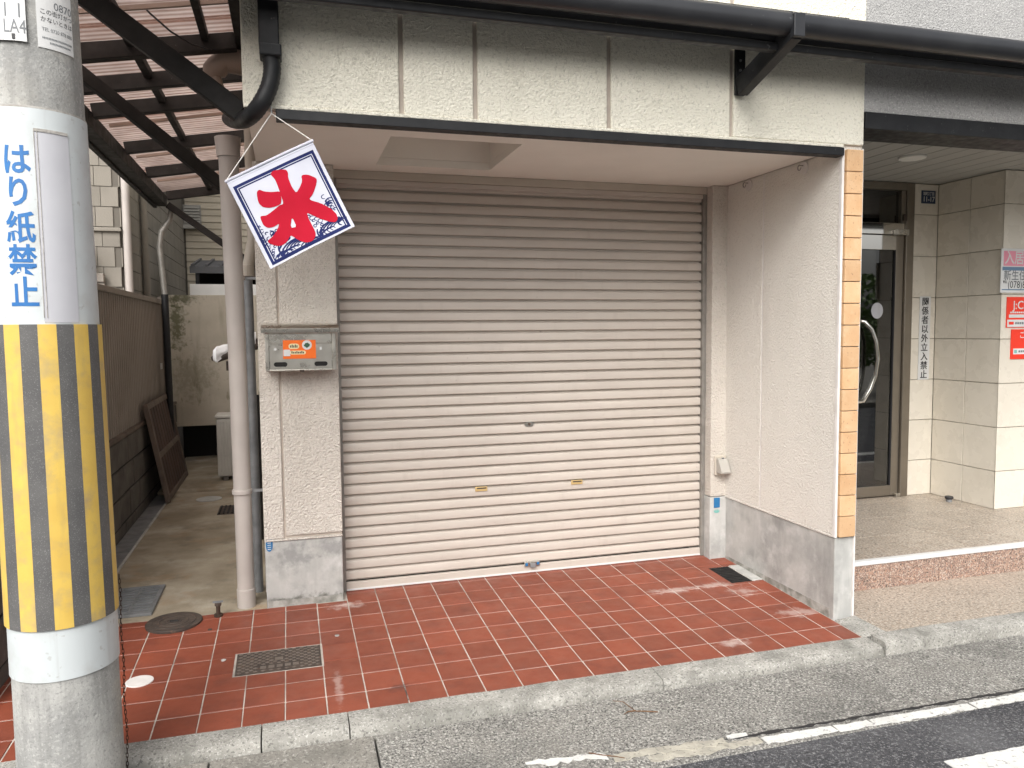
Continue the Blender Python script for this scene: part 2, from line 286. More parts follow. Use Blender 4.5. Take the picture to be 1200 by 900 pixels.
def stains(m, spots, vert=False):
    t = m.node_tree; N = t.nodes; L = t.links; b = N['Principled BSDF']; src = b.inputs['Base Color'].links[0].from_socket
    ge = N.new('ShaderNodeNewGeometry'); nz = N.new('ShaderNodeTexNoise'); nz.inputs['Scale'].default_value = 22; nz.inputs['Detail'].default_value = 7; nz.inputs['Roughness'].default_value = .65
    L.new(ge.outputs['Position'], nz.inputs['Vector'])
    for (p, rx, ry, col, amt) in spots:
        d = N.new('ShaderNodeVectorMath'); d.operation = 'SUBTRACT'; L.new(ge.outputs['Position'], d.inputs[0]); d.inputs[1].default_value = p
        k = N.new('ShaderNodeVectorMath'); k.operation = 'MULTIPLY'; L.new(d.outputs[0], k.inputs[0]); k.inputs[1].default_value = (1/rx, 1/ry, 0) if not vert else (1/rx, 0, 1/ry)
        ln = N.new('ShaderNodeVectorMath'); ln.operation = 'LENGTH'; L.new(k.outputs[0], ln.inputs[0])
        a = N.new('ShaderNodeMath'); a.operation = 'ADD'; L.new(ln.outputs['Value'], a.inputs[0])
        n2 = N.new('ShaderNodeMath'); n2.operation = 'MULTIPLY_ADD'; L.new(nz.outputs['Fac'], n2.inputs[0]); n2.inputs[1].default_value = -3.2; n2.inputs[2].default_value = 1.6; L.new(n2.outputs[0], a.inputs[1])
        r_ = N.new('ShaderNodeMapRange'); r_.inputs['From Min'].default_value = 1.0; r_.inputs['From Max'].default_value = .25; r_.inputs['To Max'].default_value = amt; L.new(a.outputs[0], r_.inputs['Value'])
        x = N.new('ShaderNodeMix'); x.data_type = 'RGBA'; L.new(r_.outputs[0], x.inputs[0]); L.new(src, x.inputs[6]); x.inputs[7].default_value = (*col, 1); src = x.outputs[2]
    L.new(src, b.inputs['Base Color'])
_P = lambda px, py: tuple(pz_(px, py, -.02))
WH = (.52,.42,.38)
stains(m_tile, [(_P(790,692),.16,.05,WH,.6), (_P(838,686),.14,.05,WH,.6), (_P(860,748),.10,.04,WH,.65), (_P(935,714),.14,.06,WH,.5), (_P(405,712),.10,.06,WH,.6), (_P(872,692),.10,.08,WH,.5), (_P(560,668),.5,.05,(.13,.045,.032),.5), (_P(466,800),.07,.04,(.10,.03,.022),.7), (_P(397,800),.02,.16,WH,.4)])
stains(m_grout, [(_P(470,805),.10,.10,(.03,.025,.022),.9)])
_Q = lambda px, py, Y: tuple(py_(px, py, Y))
stains(m_mosswall, [(_Q(207,380,9.38),.12,.35,(.10,.10,.045),.85), (_Q(212,350,9.38),.22,.10,(.09,.09,.045),.8), (_Q(225,440,9.38),.3,.3,(.24,.22,.15),.5)], True)
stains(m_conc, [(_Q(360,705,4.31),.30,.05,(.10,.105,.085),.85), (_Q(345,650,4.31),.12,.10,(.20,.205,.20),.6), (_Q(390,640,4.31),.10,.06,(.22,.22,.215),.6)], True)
# ------------------------------------------------------------------ text
def text2d(s, size, bold=0.0, align='CENTER'):
    cu = bpy.data.curves.new('t', 'FONT'); cu.body = s; cu.size = size; cu.align_x = align; cu.align_y = 'CENTER'; cu.offset = bold*size; cu.resolution_u = 3
    o = bpy.data.objects.new('t', cu); COL.objects.link(o); dg = bpy.context.evaluated_depsgraph_get(); dg.update()
    me = bpy.data.meshes.new_from_object(o.evaluated_get(dg)); vs = [v.co.copy() for v in me.vertices]; fs = [tuple(p.vertices) for p in me.polygons]
    bpy.data.objects.remove(o); bpy.data.curves.remove(cu); bpy.data.meshes.remove(me); return vs, fs
def text_on_plane(name, s, size, mat, parent, o, xd, yd, bold=0, sx=1, sy=1, align='CENTER', fit=None):
    vs, fs = text2d(s, size, bold, align); o = Vector(o); xd = Vector(xd); yd = Vector(yd)
    if fit and vs:
        wd = max(v.x for v in vs)-min(v.x for v in vs); sx = fit/wd
    if not vs: return None
    return MB().add([o + xd*v.x*sx + yd*v.y*sy for v in vs], fs).build(name, mat, parent)

# ================================================================== SETTING
# floor plane of the tiled forecourt: rises gently towards the shutter
SL = .0347
def fz(y): return -SL*(4.466-y)
struct(bx('ground', m_ground, None, -150, 150, -150, 150, -.30, -.20))
struct(MB().box(-60, 60, -2.6, 2.47, -.19, -.106).build('road', m_asph))
# exposed aggregate strip between road and kerb
struct(MB().add([(.285,2.44,-.102),(40,2.44,-.102),(40,2.951,-.087),(.285,2.951,-.087),(.285,2.44,-.19),(40,2.44,-.19),(40,2.951,-.19),(.285,2.951,-.19)],
     [(0,1,2,3),(7,6,5,4),(0,4,5,1),(1,5,6,2),(2,6,7,3),(3,7,4,0)]).build('gutter_pavement', m_apron, bev=.004))
gp = struct(bx('gutter_bed', m_ground, None, -40, .283, 2.44, 2.955, -.19, -.125))
for x0, x1 in ((-3.1,-1.93),(-1.92,-.92),(-.912,-.33),(-.322,.277)):
    MB().add([(x0,2.45,-.101),(x1,2.45,-.101),(x1,2.953,-.087),(x0,2.953,-.087),(x0,2.45,-.124),(x1,2.45,-.124),(x1,2.953,-.124),(x0,2.953,-.124)],
     [(0,1,2,3),(7,6,5,4),(0,4,5,1),(1,5,6,2),(2,6,7,3),(3,7,4,0)]).build('gutter_slab', m_slab, gp, bev=.004)
# far pavement across the street
struct(bx('far_pavement', m_slab, None, -60, 60, -6, -2.6, -.19, -.01, bev=.01))

# kerb
kb = struct(bx('kerb', m_ground, None, -12, 30, 3.0, 3.07, -.2, -.13))
def kerbstone(x0, x1, z1, y0=2.962, y1=3.088):
    prof = [(y0,-.15),(y0,z1-.024),(y0+.006,z1-.010),(y0+.022,z1-.001),(y1,z1+.003),(y1,-.15)]
    n = max(2, int((x1-x0)/.12)); vs = []; fs = []; k = len(prof)
    for i in range(n+1):
        x = x0+(x1-x0)*i/n
        for j, (y, z) in enumerate(prof):
            a = .0035*noise.noise((x*6, j*3.1, z1*9)) if 0 < j < k-1 else 0
            vs.append((x, y+a, z+a*.7))
    for i in range(n):
        for j in range(k): fs.append((i*k+j, i*k+(j+1) % k, (i+1)*k+(j+1) % k, (i+1)*k+j))
    fs.append(tuple(range(k))); fs.append(tuple(n*k+j for j in range(k-1,-1,-1)))
    return MB().add(vs, fs).build('kerb_stone', m_kerb, kb, smooth=True)
for x0, x1 in ((-3.0,-2.4),(-2.395,-1.8),(-1.795,-1.2),(-1.195,-.66),(-.655,-.145),(-.139,.186),(.191,1.546),(1.55,2.725)): kerbstone(x0, x1, -.046)
for x0, x1 in ((2.735,4.2),(4.206,5.2),(5.206,6.2)): kerbstone(x0, x1, -.026, 2.958, 3.064)
MB().add([(2.716,3.092,-.043),(2.84,3.068,-.026),(2.84,3.30,-.024),(2.716,3.30,-.034),(2.716,3.092,-.15),(2.84,3.068,-.15),(2.84,3.30,-.15),(2.716,3.30,-.15)],
     [(0,1,2,3),(7,6,5,4),(0,4,5,1),(1,5,6,2),(2,6,7,3),(3,7,4,0)]).build('kerb_return', m_kerb, kb, bev=.006)

# tiled forecourt: grout bed + single tiles
def slopebox(x0, x1, y0, y1): return ([(x0,y0,fz(y0)-.0022),(x1,y0,fz(y0)-.0022),(x1,y1,fz(y1)-.0022),(x0,y1,fz(y1)-.0022),(x0,y0,-.16),(x1,y0,-.16),(x1,y1,-.16),(x0,y1,-.16)],
     [(0,1,2,3),(7,6,5,4),(0,4,5,1),(1,5,6,2),(2,6,7,3),(3,7,4,0)])
gb = MB().add(*slopebox(-1.75, .262, 3.088, 4.314)).add(*slopebox(.262, 2.715, 3.088, 4.50)).build('tiled_forecourt', m_grout)
struct(gb)
holes = [(-.281,.115,3.534,3.774), (2.50,2.712,3.93,4.20)]
P = .166; G = .0050
def sub(rects, h):
    out = []
    for (a, b, c, d) in rects:
        if h[1] <= a or h[0] >= b or h[3] <= c or h[2] >= d: out.append((a,b,c,d)); continue
        if h[0] > a: out.append((a, h[0], c, d))
        if h[1] < b: out.append((h[1], b, c, d))
        aa, bb = max(a, h[0]), min(b, h[1])
        if h[2] > c: out.append((aa, bb, c, h[2]))
        if h[3] < d: out.append((aa, bb, h[3], d))
    return out
tcache = {}
def tilemesh(wd, dp):
    k = (round(wd,3), round(dp,3))
    if k not in tcache:
        o = MB().box(-wd/2, wd/2, -dp/2, dp/2, -.012, 0).build('tile', m_tile, None, bev=.0018, seg=1); tcache[k] = o.data; bpy.data.objects.remove(o)
    return tcache[k]
ntile = 0
for i in range(-13, 14):
    for j in range(0, 9):
        x0, x1 = .4439+i*P, .4439+(i+1)*P; y0, y1 = (3.245+(j-1)*P, 3.245+j*P)
        y0 = max(y0, 3.092); y1 = min(y1, 4.462)
        x1 = min(x1, 2.712)
        lim = 4.36 if x0 > 2.58 else (4.462 if x0 > .26 else 4.31)
        if x0 < .264 < x1 and y1 > 4.30: rs = [(x0,x1,y0,min(y1,4.302))] if y0 < 4.29 else [(.268,x1,y0,y1)]
        else: rs = [(x0,x1,y0,min(y1,lim))]
        a, b, c, d = rs[0]
        if b-a < .02 or d-c < .018: continue
        cx, cy = (a+b)/2, (c+d)/2; g2 = G+random.uniform(-.0006,.0010)
        a2, b2, c2_, d2 = a+g2/2, b-g2/2, c+G/2, d-G/2; parts = [(a2,b2,c2_,d2)]
        for h in holes: parts = [q for r in parts for q in sub([r], (h[0]-.002,h[1]+.002,h[2]-.002,h[3]+.002))]
        if not parts: continue
        pos = (cx, cy, fz(cy)+random.uniform(-.0006,.0006)); rot = (math.atan(SL)+random.uniform(-.003,.003), random.uniform(-.003,.003), 0)
        if parts == [(a2,b2,c2_,d2)]: o = inst(tilemesh(round(b2-a2,3), round(d2-c2_,3)), 'tile', pos, gb, rot)
        else:
            m_ = MB()
            for q in parts: m_.box(q[0]-cx, q[1]-cx, q[2]-cy, q[3]-cy, -.012, 0)
            o = m_.build('tile', m_tile, None); o.parent = gb; o.location = pos; o.rotation_euler = rot
        ntile += 1
# alley floor
af = struct(MB().box(-1.08, -.15, 4.315, 7.76, -.16, -.012).build('alley_floor', m_alley, bev=.004))
MB().box(-1.22, -.15, 7.77, 9.9, -.16, .012).build('alley_step_slab', m_alley, af, bev=.006)
MB().box(-1.235, -1.08, 4.315, 7.765, -.16, -.06).build('drain_channel', m_iron, af)
for k in range(7): MB().box(-1.228, -1.098, 4.34+k*.49, 4.34+k*.49+.478, -.058, -.018).build('drain_cover', m_grate, af, bev=.003)
MB().box(-1.096, -1.078, 4.315, 7.76, -.10, -.006).build('drain_edge', m_conc, af, bev=.002)

# ================================================================== SHOP BUILDING
B = thing('shop_building', (1.35, 4.4, 0), 'cream stucco building with recessed garage front under a plain fascia', 'building')
XL, XR, YF, YS = -.145, 2.833, 3.30, 4.466
jx = [-.145, .49, .811, 1.436, 2.07, XR]
for a, b in zip(jx[:-1], jx[1:]):
    a2 = a+(.010 if a > -.1 else 0); b2 = b-(.010 if b < 2.8 else 0)
    bx('fascia_panel', m_fascia, B, a2, b2, YF, YF+.06, 2.415 if b > 2.8 else 2.412, 4.6, bev=.006)
bx('fascia_backing', m_groove, B, XL+.004, XR-.002, YF+.012, YF+.20, 2.409, 4.6)
bx('fascia_bead', m_fascia, B, XL+.002, 2.71, YF-.006, YF+.03, 2.398, 2.4135, bev=.004)
# lintel angle
lt = MB().box(-.02, 2.708, YF-.012, YF+.05, 2.357, 2.397).build('lintel_trim', m_black, B, bev=.003)
# ceiling with square light well
RX0, RX1, RY0, RY1 = .485, 1.12, 3.63, 4.25
cb = MB()
for q in ((XL+.01,RX0,YF+.05,4.47),(RX1,2.712,YF+.05,4.47),(RX0,RX1,YF+.05,RY0),(RX0,RX1,RY1,4.47)): cb.box(q[0],q[1],q[2],q[3],2.40,2.44)
ce = cb.build('ceiling', m_ceil, B)
MB().box(RX0-.02,RX0,RY0-.02,RY1+.02,2.441,2.60).box(RX1,RX1+.02,RY0-.02,RY1+.02,2.441,2.60).box(RX0,RX1,RY0-.02,RY0,2.441,2.60).box(RX0,RX1,RY1,RY1+.02,2.441,2.60).build('ceiling_well', m_ceil, ce)
bx('ceiling_well_top', m_ceil, ce, RX0-.02, RX1+.02, RY0-.02, RY1+.02, 2.56, 2.62)
# left pillar (two stucco panels with a joint) and its concrete base
PF = 4.305
bx('pillar_panel', m_stucco, B, -.154, -.052, PF, PF+.10, .374, 2.398, bev=.004)
bx('pillar_panel', m_stucco, B, -.040, .262, PF, PF+.10, .388, 2.398, bev=.004)
bx('pillar_core', m_groove, B, -.150, .258, PF+.008, 4.60, .373, 2.399)
bx('pillar_lip', m_stucco, B, -.1535, .2615, PF-.002, PF+.05, .362, .3725, bev=.003)
pb = bx('concrete_base', m_conc, B, -.152, .260, PF+.006, 4.60, -.10, .361, bev=.006)
bx('damp_stain', m_mould, pb, -.148, .256, PF+.0045, PF+.02, -.01, .030)
# pier right of the shutter
bx('pier', m_stucco, B, 2.605, 2.72, 4.357, 4.62, .406, 2.3985, bev=.004)
bx('concrete_base', m_conc, B, 2.600, 2.72, 4.352, 4.62, -.10, .402, bev=.005)
# wing wall: inner panels, core, base, front edge with apricot tiles
bx('wing_wall_panel', m_side, B, 2.712, 2.74, YF+.024, 3.967, .412, 2.397, bev=.003)
bx('wing_wall_panel', m_side, B, 2.712, 2.74, 3.979, 4.365, .412, 2.397, bev=.003)
bx('joint_strip', m_white, B, 2.7135, 2.74, 3.966, 3.980, .414, 2.396)
bx('wing_wall_core', m_side, B, 2.722, XR, YF+.014, 8.0, .408, 2.60)
bx('wall_lip', m_side, B, 2.709, 2.74, YF+.026, 4.354, .398, .411, bev=.002)
wb = bx('concrete_base', m_conc, B, 2.7155, XR-.004, YF+.010, 4.36, -.12, .397, bev=.005)
bx('damp_stain', m_mould, wb, 2.7140, 2.74, YF+.04, 4.35, -.06, .012)
bx('corner_bead', m_white, B, 2.7085, 2.722, YF+.002, YF+.024, .40, 2.40, bev=.003)
bx('edge_trim', m_white, B, XR-.006, XR+.003, YF+.002, YF+.03, -.03, 2.40)
zt0 = .402
tm = bx('post_tile', m_post, None, -.049, .049, -.012, .012, -.0535, .0535, bev=.003)
pm = tm.data; bpy.data.objects.remove(tm)
for k in range(18): inst(pm, 'post_tile', Vector((2.777, YF+.003, zt0+.055+k*.1106)) - B.location, B)
# inner mass: upper storey and back, seen only from elsewhere
bx('body_wall', m_fascia, B, XL+.01, XR-.01, 4.62, 9.3, 2.45, 6.5)
bx('upper_wall', m_fascia, B, XL+.006, XR-.004, YF+.02, 4.6, 4.61, 6.5)
bx('upper_floor', m_groove, B, XL+.02, XR-.02, YF+.21, 4.615, 2.63, 4.58)
bx('alley_side_wall', m_stucco, B, -.165, -.02, 4.605, 9.36, -.10, 2.449)
bx('garage_back', m_dark, B, -.01, 2.71, 4.63, 4.70, -.1, 2.44)

# hooks on the wing wall near the ceiling
for q in ((878,217),(943,197)):
    p = px_(*q, 2.712)
    h = thing('wall_hook', p, 'small round hook high on the wing wall, '+('near the shutter' if q[0] == 878 else 'near the open front edge'), 'hook', 'hook fittings under the alcove ceiling')
    MB().tube([p, p+Vector((-.008,0,0))], .034, 20).build('plate', m_white, h, bev=.003)
    pa = [p+Vector((-.010,0,.012)), p+Vector((-.03,0,.012))] + [p+Vector((-.034,0,0))+Vector((0, .014*math.sin(a), .014*math.cos(a))) for a in [k*math.pi/6 for k in range(0,10)]]
    MB().tube(pa, .003, 6).build('ring', m_rail, h, smooth=True)

# outlet box with sloping hood
p = py_(843, 545, 4.357)
ob = thing('outlet_box', (p.x, 4.352, p.z-.06), 'beige weatherproof socket box beside the shutter, above the blue sticker', 'socket box')
MB().box(p.x-.042,p.x+.042,4.340,4.356,p.z-.066,p.z+.066).build('back_plate', m_header, ob, bev=.008)
MB().prism([(p.x-.034,4.339,p.z+.05),(p.x-.034,4.312,p.z+.045),(p.x-.034,4.27,p.z-.032),(p.x-.034,4.275,p.z-.045),(p.x-.034,4.339,p.z-.045)], (.068,0,0)).build('hood', m_ac, ob, bev=.004)
bx('screw', m_grate, ob, p.x-.006, p.x+.006, 4.31, 4.322, p.z+.048, p.z+.055)
# blue sticker + smear on pier base, oval sticker on pillar base
p = py_(840, 589, 4.35)
bs = tag(MB().box(p.x-.022,p.x+.022,4.3485,4.3505,p.z-.033,p.z+.033).build('sticker', m_blue2, None, bev=.001, loc=(p.x,4.35,p.z)), 'small blue sticker on the concrete base of the pier', 'sticker')
MB().prism([(p.x+.022*math.cos(a), 4.3490, p.z-.056+.012*math.sin(a)) for a in [k*math.pi/8 for k in range(16)]], (0,.0015,0)).build('adhesive_smear', m_teal, bs)
p = py_(315.5, 638, PF)
os_ = tag(MB().prism([(p.x+.018*math.cos(a)*(1 if abs(math.cos(a))<.9 else 1), PF+.0035, p.z+.042*math.copysign(abs(math.sin(a))**.8, math.sin(a))) for a in [k*math.pi/12 for k in range(24)]], (0,.002,0)).build('sticker', m_blue2, None, loc=(p.x,PF,p.z)), 'blue oval sticker on the concrete foot of the left pillar', 'sticker')
for k in range(6): MB().box(p.x-.009,p.x+.009,PF+.0025,PF+.0045,p.z-.03+k*.0115,p.z-.027+k*.0115).build('print_line', m_plate, os_)

# ================================================================== ROLLER SHUTTER
S = thing('roller_shutter', (1.42, 4.45, 0), 'wide closed beige roller shutter of narrow horizontal slats', 'shutter')
X0, X1 = .262, 2.605; PIT = .0623; ZB = .052
prof = [(4.472,0),(4.472,.0100),(4.4535,.0110),(4.4497,.0140),(4.4488,.031),(4.4495,.050),(4.452,.0565),(4.460,.0610),(4.472,PIT-.0002),(4.474,PIT-.0002),(4.474,0)]
sm = MB(); n = len(prof)
sm.add([(X0, y-4.45, z) for y, z in prof]+[(X1, y-4.45, z) for y, z in prof], [tuple(range(n)), tuple(range(2*n-1,n-1,-1))]+[(k,(k+1) % n, n+(k+1) % n, n+k) for k in range(n)])
so_ = sm.build('slat', m_shut, None, smooth=True); sme = so_.data; bpy.data.objects.remove(so_)
for k in range(37):
    inst(sme, 'slat', Vector((random.uniform(-.002,.002), 4.45+random.uniform(-.001,.001), ZB+k*PIT)) - S.location, S, (random.uniform(-.012,.012),0,0))
bx('bottom_bar', m_shut, S, X0, X1, 4.440, 4.464, .004, .050, bev=.004)
bx('bottom_seal', m_plate, S, X0+.01, X1-.01, 4.436, 4.45, .002, .012)
bx('header_box', m_header, S, .264, 2.603, 4.425, 4.47, 2.353, 2.399, bev=.003)
bx('header_lip', m_shut, S, .264, 2.603, 4.432, 4.47, 2.325, 2.352, bev=.003)
bx('guide_rail', m_rail, S, .264, .284, 4.425, 4.475, .0, 2.352, bev=.002)
bx('guide_rail', m_rail, S, 2.578, 2.604, 4.425, 4.475, .0, 2.352, bev=.002)
p = py_(620, 497, 4.447)
lk = MB().prism([(p.x+.030*math.cos(a), 4.4445, p.z+.016*math.sin(a)) for a in [k*math.pi/12 for k in range(24)]], (0,.006,0)).build('lock_escutcheon', m_stain, S)
MB().tube([(p.x,4.4465,p.z),(p.x,4.440,p.z)], .009, 14).build('keyhole', m_iron, lk)
for q in ((564,573),(676,565)):
    p = py_(*q, 4.447)
    h = bx('finger_pull', m_brass, S, p.x-.038, p.x+.038, 4.4435, 4.451, p.z-.014, p.z+.014, bev=.003)
    bx('slot', m_iron, h, p.x-.028, p.x+.030, 4.4425, 4.4445, p.z+.001, p.z+.009)
p = py_(623, 660, 4.44)
lt_ = bx('bottom_latch', m_stain, S, p.x-.05, p.x+.05, 4.425, 4.441, p.z-.014, p.z+.014, bev=.003)
bx('latch_bolt', m_grate, lt_, p.x-.015, p.x+.02, 4.412, 4.426, p.z-.02, p.z+.006, bev=.003)
bx('latch_tab', m_blue2, lt_, p.x+.028, p.x+.044, 4.418, 4.426, p.z-.006, p.z+.010, bev=.002)
bx('latch_tab', m_blue2, lt_, p.x-.046, p.x-.030, 4.418, 4.426, p.z-.010, p.z+.008, bev=.002)

# ================================================================== MAILBOX
mx0, mx1, mz0, mz1 = -.115, .243, 1.296, 1.525
my = 4.17
ml = thing('mailbox', (.064, PF, mz0), 'stainless wall mailbox with an orange sticker and two oval slots', 'mailbox')
bx('body', m_stain, ml, mx0, mx1, my+.012, PF-.002, mz0, mz1-.01, bev=.004)
MB().prism([(mx0-.018,my-.018,mz1-.030),(mx0-.018,my-.022,mz1-.006),(mx0-.018,my+.0,mz1+.012),(mx0-.018,PF-.003,mz1+.022),(mx0-.018,PF-.003,mz1-.008),(mx0-.018,my-.012,mz1-.024)], (mx1-mx0+.036,0,0)).build('lid', m_stain, ml, bev=.002)
dl = MB()
def rr(cx, cz, hw, hh, nn=8):
    pts = []
    for sgn, a0 in ((1,-90),(-1,90)):
        for k in range(nn+1):
            a = R(a0+180*k/nn); pts.append((cx+sgn*(hw-hh)+hh*math.cos(a), cz+hh*math.sin(a)))
    return pts
sl1, sl2 = rr(mx0+.075, mz0+.036, .034, .0120), rr(mx1-.078, mz0+.036, .034, .0120)
door = MB().prism([(x,my+.006,z) for x,z in ((mx0+.022,mz0+.010),(mx1-.022,mz0+.010),(mx1-.022,mz0+.142),(mx0+.022,mz0+.142))], (0,.005,0), [[(x,my+.006,z) for x,z in sl] for sl in (sl1, sl2)]).build('front_door', m_stain, ml)
bx('slot_backing', m_dark, door, mx0+.02, mx1-.02, my+.0112, my+.0118, mz0+.02, mz0+.052)
bx('flap', m_stain, ml, mx0+.022, mx1-.022, my+.004, my+.011, mz0+.144, mz1-.026, bev=.002)
bx('side_frame', m_stain, ml, mx0, mx0+.019, my-.002, my+.02, mz0+.001, mz1-.03, bev=.003)
bx('side_frame', m_stain, ml, mx1-.019, mx1, my-.002, my+.02, mz0+.001, mz1-.03, bev=.003)
bx('bottom_rail', m_stain, ml, mx0+.0195, mx1-.0195, my-.002, my+.02, mz0+.001, mz0+.009, bev=.002)
bx('catch', m_iron, ml, .055, .078, my-.006, my+.002, mz0-.004, mz0+.007, bev=.002)
MB().tube([(mx0+.05,my+.0065,mz0+.115),(mx0+.05,my-.002,mz0+.115)], .007, 14).build('knob', m_plate, ml, smooth=True)
bx('name_slot', m_plate, ml, mx1-.083, mx1-.073, my+.0045, my+.0062, mz0+.11, mz0+.125)
ox0, ox1, oz0, oz1 = -.026, .140, 1.361, 1.458
st = bx('sticker', m_orange, ml, ox0, ox1, my+.0012, my+.0034, oz0, oz1)
MB().prism([(x,my+.0004,z) for x,z in rr(ox0+.055,oz1-.032,.027,.014)], (0,.0007,0)).build('print_oval', m_cream, st)
for k in range(5): bx('print_mark', m_ink, st, ox0+.036+k*.008, ox0+.041+k*.008, my-.0004, my+.0003, oz1-.039, oz1-.027+.004*(k % 2))
cx, cz = ox1-.045, oz1-.026
MB().prism([(cx+.025*math.cos(k*math.pi/12),my+.0004,cz+.025*math.sin(k*math.pi/12)) for k in range(24)], (0,.0007,0)).build('print_disc', m_plate, st)
MB().prism([(cx+(.014+.003*math.sin(k*1.7))*math.cos(k*math.pi/8),my-.0004,cz-.001+(.013+.002*math.cos(k*2.1))*math.sin(k*math.pi/8)) for k in range(16)], (0,.0007,0)).build('print_emblem', m_green, st)
MB().prism([(x,my+.0004,z) for x,z in rr(ox0+.075,oz0+.032,.040,.010)], (0,.0007,0)).build('print_oval', m_cream, st)
for k in range(8): bx('print_mark', m_ink, st, ox0+.042+k*.0083, ox0+.0475+k*.0083, my-.0004, my+.0003, oz0+.027, oz0+.036+.003*(k % 3 == 0))
bx('paper_patch', m_plate, st, ox0+.002, ox0+.036, my-.0012, my+.0002, oz0+.014, oz0+.048)

# ================================================================== ICE BANNER
TL, TR, BL = py_(264,211,3.24), py_(365,164,3.24), py_(317,315,3.20)
A, Bv = TR-TL, BL-TL; Nn = A.cross(Bv).normalized()
if Nn.y > 0: Nn = -Nn
def cl(u, v, d=0): return TL + A*u + Bv*v + Nn*(d + .014*math.sin(u*3.1)*(.3+v*.7) + .005*math.sin(v*5+u*2) + .0022*math.sin(u*11+v*3)*(.2+v) + .0016*math.sin(v*13-u*6))
nb = thing('ice_banner', TL+A*.5, 'small tilted white banner with a red ice character above blue waves', 'banner')
def cloth_patch(name, mat, u0, u1, v0, v1, d, n=28, th=.0008):
    vs = []; fs = []
    nu = max(1, int(n*(u1-u0)+.99)); nv = max(1, int(n*(v1-v0)+.99))
    for dd in (d, d+th):
        for i in range(nu+1):
            for j in range(nv+1): vs.append(cl(u0+(u1-u0)*i/nu, v0+(v1-v0)*j/nv, dd))
    m = (nu+1)*(nv+1)
    for i in range(nu):
        for j in range(nv):
            a = i*(nv+1)+j; q = (a, a+1, a+nv+2, a+nv+1); fs.append(q); fs.append(tuple(x+m for x in reversed(q)))
    bd = [i*(nv+1) for i in range(nu)] + [nu*(nv+1)+j for j in range(nv)] + [i*(nv+1)+nv for i in range(nu,0,-1)] + [j for j in range(nv,0,-1)]
    for k in range(len(bd)): a, b = bd[k], bd[(k+1) % len(bd)]; fs.append((a, b, b+m, a+m))
    return MB().add(vs, fs).build(name, mat, nb, smooth=True)
cloth_patch('cloth', m_cloth, 0, 1, 0, 1, 0, th=.0012)
MB().tube([cl(-.012,.018,.002), cl(.25,.018,.002), cl(.5,.018,.002), cl(.75,.018,.002), cl(1.012,.018,.002)], .0055, 10).build('top_rod', m_cloth, nb, smooth=True)
cloth_patch('hem', m_cloth, .0, 1, .045, .052, .0012, th=.0012)
for (m_, a, b) in ((.036,.030,0),(.074,.014,0)):
    u0, u1, v0, v1 = m_, 1-m_, m_+.065, 1-m_*.6
    wv = a
    for (q0,q1,q2,q3) in ((u0,u1,v0,v0+wv),(u0,u1,v1-wv,v1),(u0,u0+wv,v0+wv,v1-wv),(u1-wv,u1,v0+wv,v1-wv)):
        cloth_patch('border_line', m_navy, q0, q1, q2, q3, .0014, th=.0005)
def z2uv(zx, zy):
    dx, dy = 240+zx/5-264, 180+zy/5-211; ax, ay, bx_, by = 101, -47, 53, 104; det = ax*by-bx_*ay
    return (dx*by-bx_*dy)/det, (ax*dy-dx*ay)/det
def smooth_loop(pts, it=2):
    for _ in range(it):
        q = []
        for i in range(len(pts)):
            a, b = pts[i], pts[(i+1) % len(pts)]; q += [(a[0]*.8+b[0]*.2, a[1]*.8+b[1]*.2), (a[0]*.2+b[0]*.8, a[1]*.2+b[1]*.8)]
        pts = q
    return pts
def cloth_poly(name, mat, pts, d, holes=(), th=.0006):
    uvs = [[Vector((*z2uv(*p), 0)) for p in l] for l in [pts]+list(holes)]
    flat = [p for l in uvs for p in l]; tr = tessellate_polygon(uvs); n = len(flat)
    # refine so that the print follows the cloth
    bm = bmesh.new(); vv = [bm.verts.new(p) for p in flat]
    for t in tr:
        try: bm.faces.new([vv[i] for i in t])
        except ValueError: pass
    for k in range(1, 20):
        for nrm in ((1,0,0),(0,1,0)):
            bmesh.ops.bisect_plane(bm, geom=bm.verts[:]+bm.edges[:]+bm.faces[:], plane_co=(k/20,k/20,0), plane_no=nrm)
    bm.verts.index_update()
    vs = [cl(v.co.x, v.co.y, d) for v in bm.verts]; fs = [tuple(v.index for v in f.verts) for f in bm.faces]; bm.free()
    return MB().add(vs, fs).build(name, mat, nb, smooth=True)
kan = [(385,125),(400,110),(472,103),(482,118),(482,150),(505,205),(535,245),(560,210),(576,170),(568,135),(605,132),(655,152),(652,180),(632,240),(605,280),(680,300),(745,335),(775,365),(782,392),(772,408),(740,405),(680,385),(630,362),(592,350),(612,405),(645,465),(650,492),(632,520),(598,528),(565,518),(525,492),(500,480),(478,520),(450,538),(415,538),(365,518),(405,488),(430,450),(440,408),(400,430),(368,434),(345,418),(325,370),(362,372),(405,340),(440,312),(468,302),(445,235),(425,180),(410,150)]
def fatten(pts, d):
    ar = sum(pts[i][0]*pts[(i+1) % len(pts)][1]-pts[(i+1) % len(pts)][0]*pts[i][1] for i in range(len(pts))); sg = 1 if ar > 0 else -1; out = []
    for i in range(len(pts)):
        a, b, c = pts[i-1], pts[i], pts[(i+1) % len(pts)]; tx, ty = c[0]-a[0], c[1]-a[1]; l = math.hypot(tx, ty) or 1
        out.append((b[0]+sg*ty/l*d, b[1]-sg*tx/l*d))
    return out
kan = fatten(kan, 5)
cloth_poly('red_character', m_red, smooth_loop(kan), .0028, [smooth_loop([(510,375),(540,438),(502,442)],1)])
cloth_poly('red_character_stroke', m_red, smooth_loop(fatten([(308,232),(318,222),(345,235),(395,238),(440,232),(443,280),(440,300),(380,318),(340,312),(318,290)], 6)), .0029)
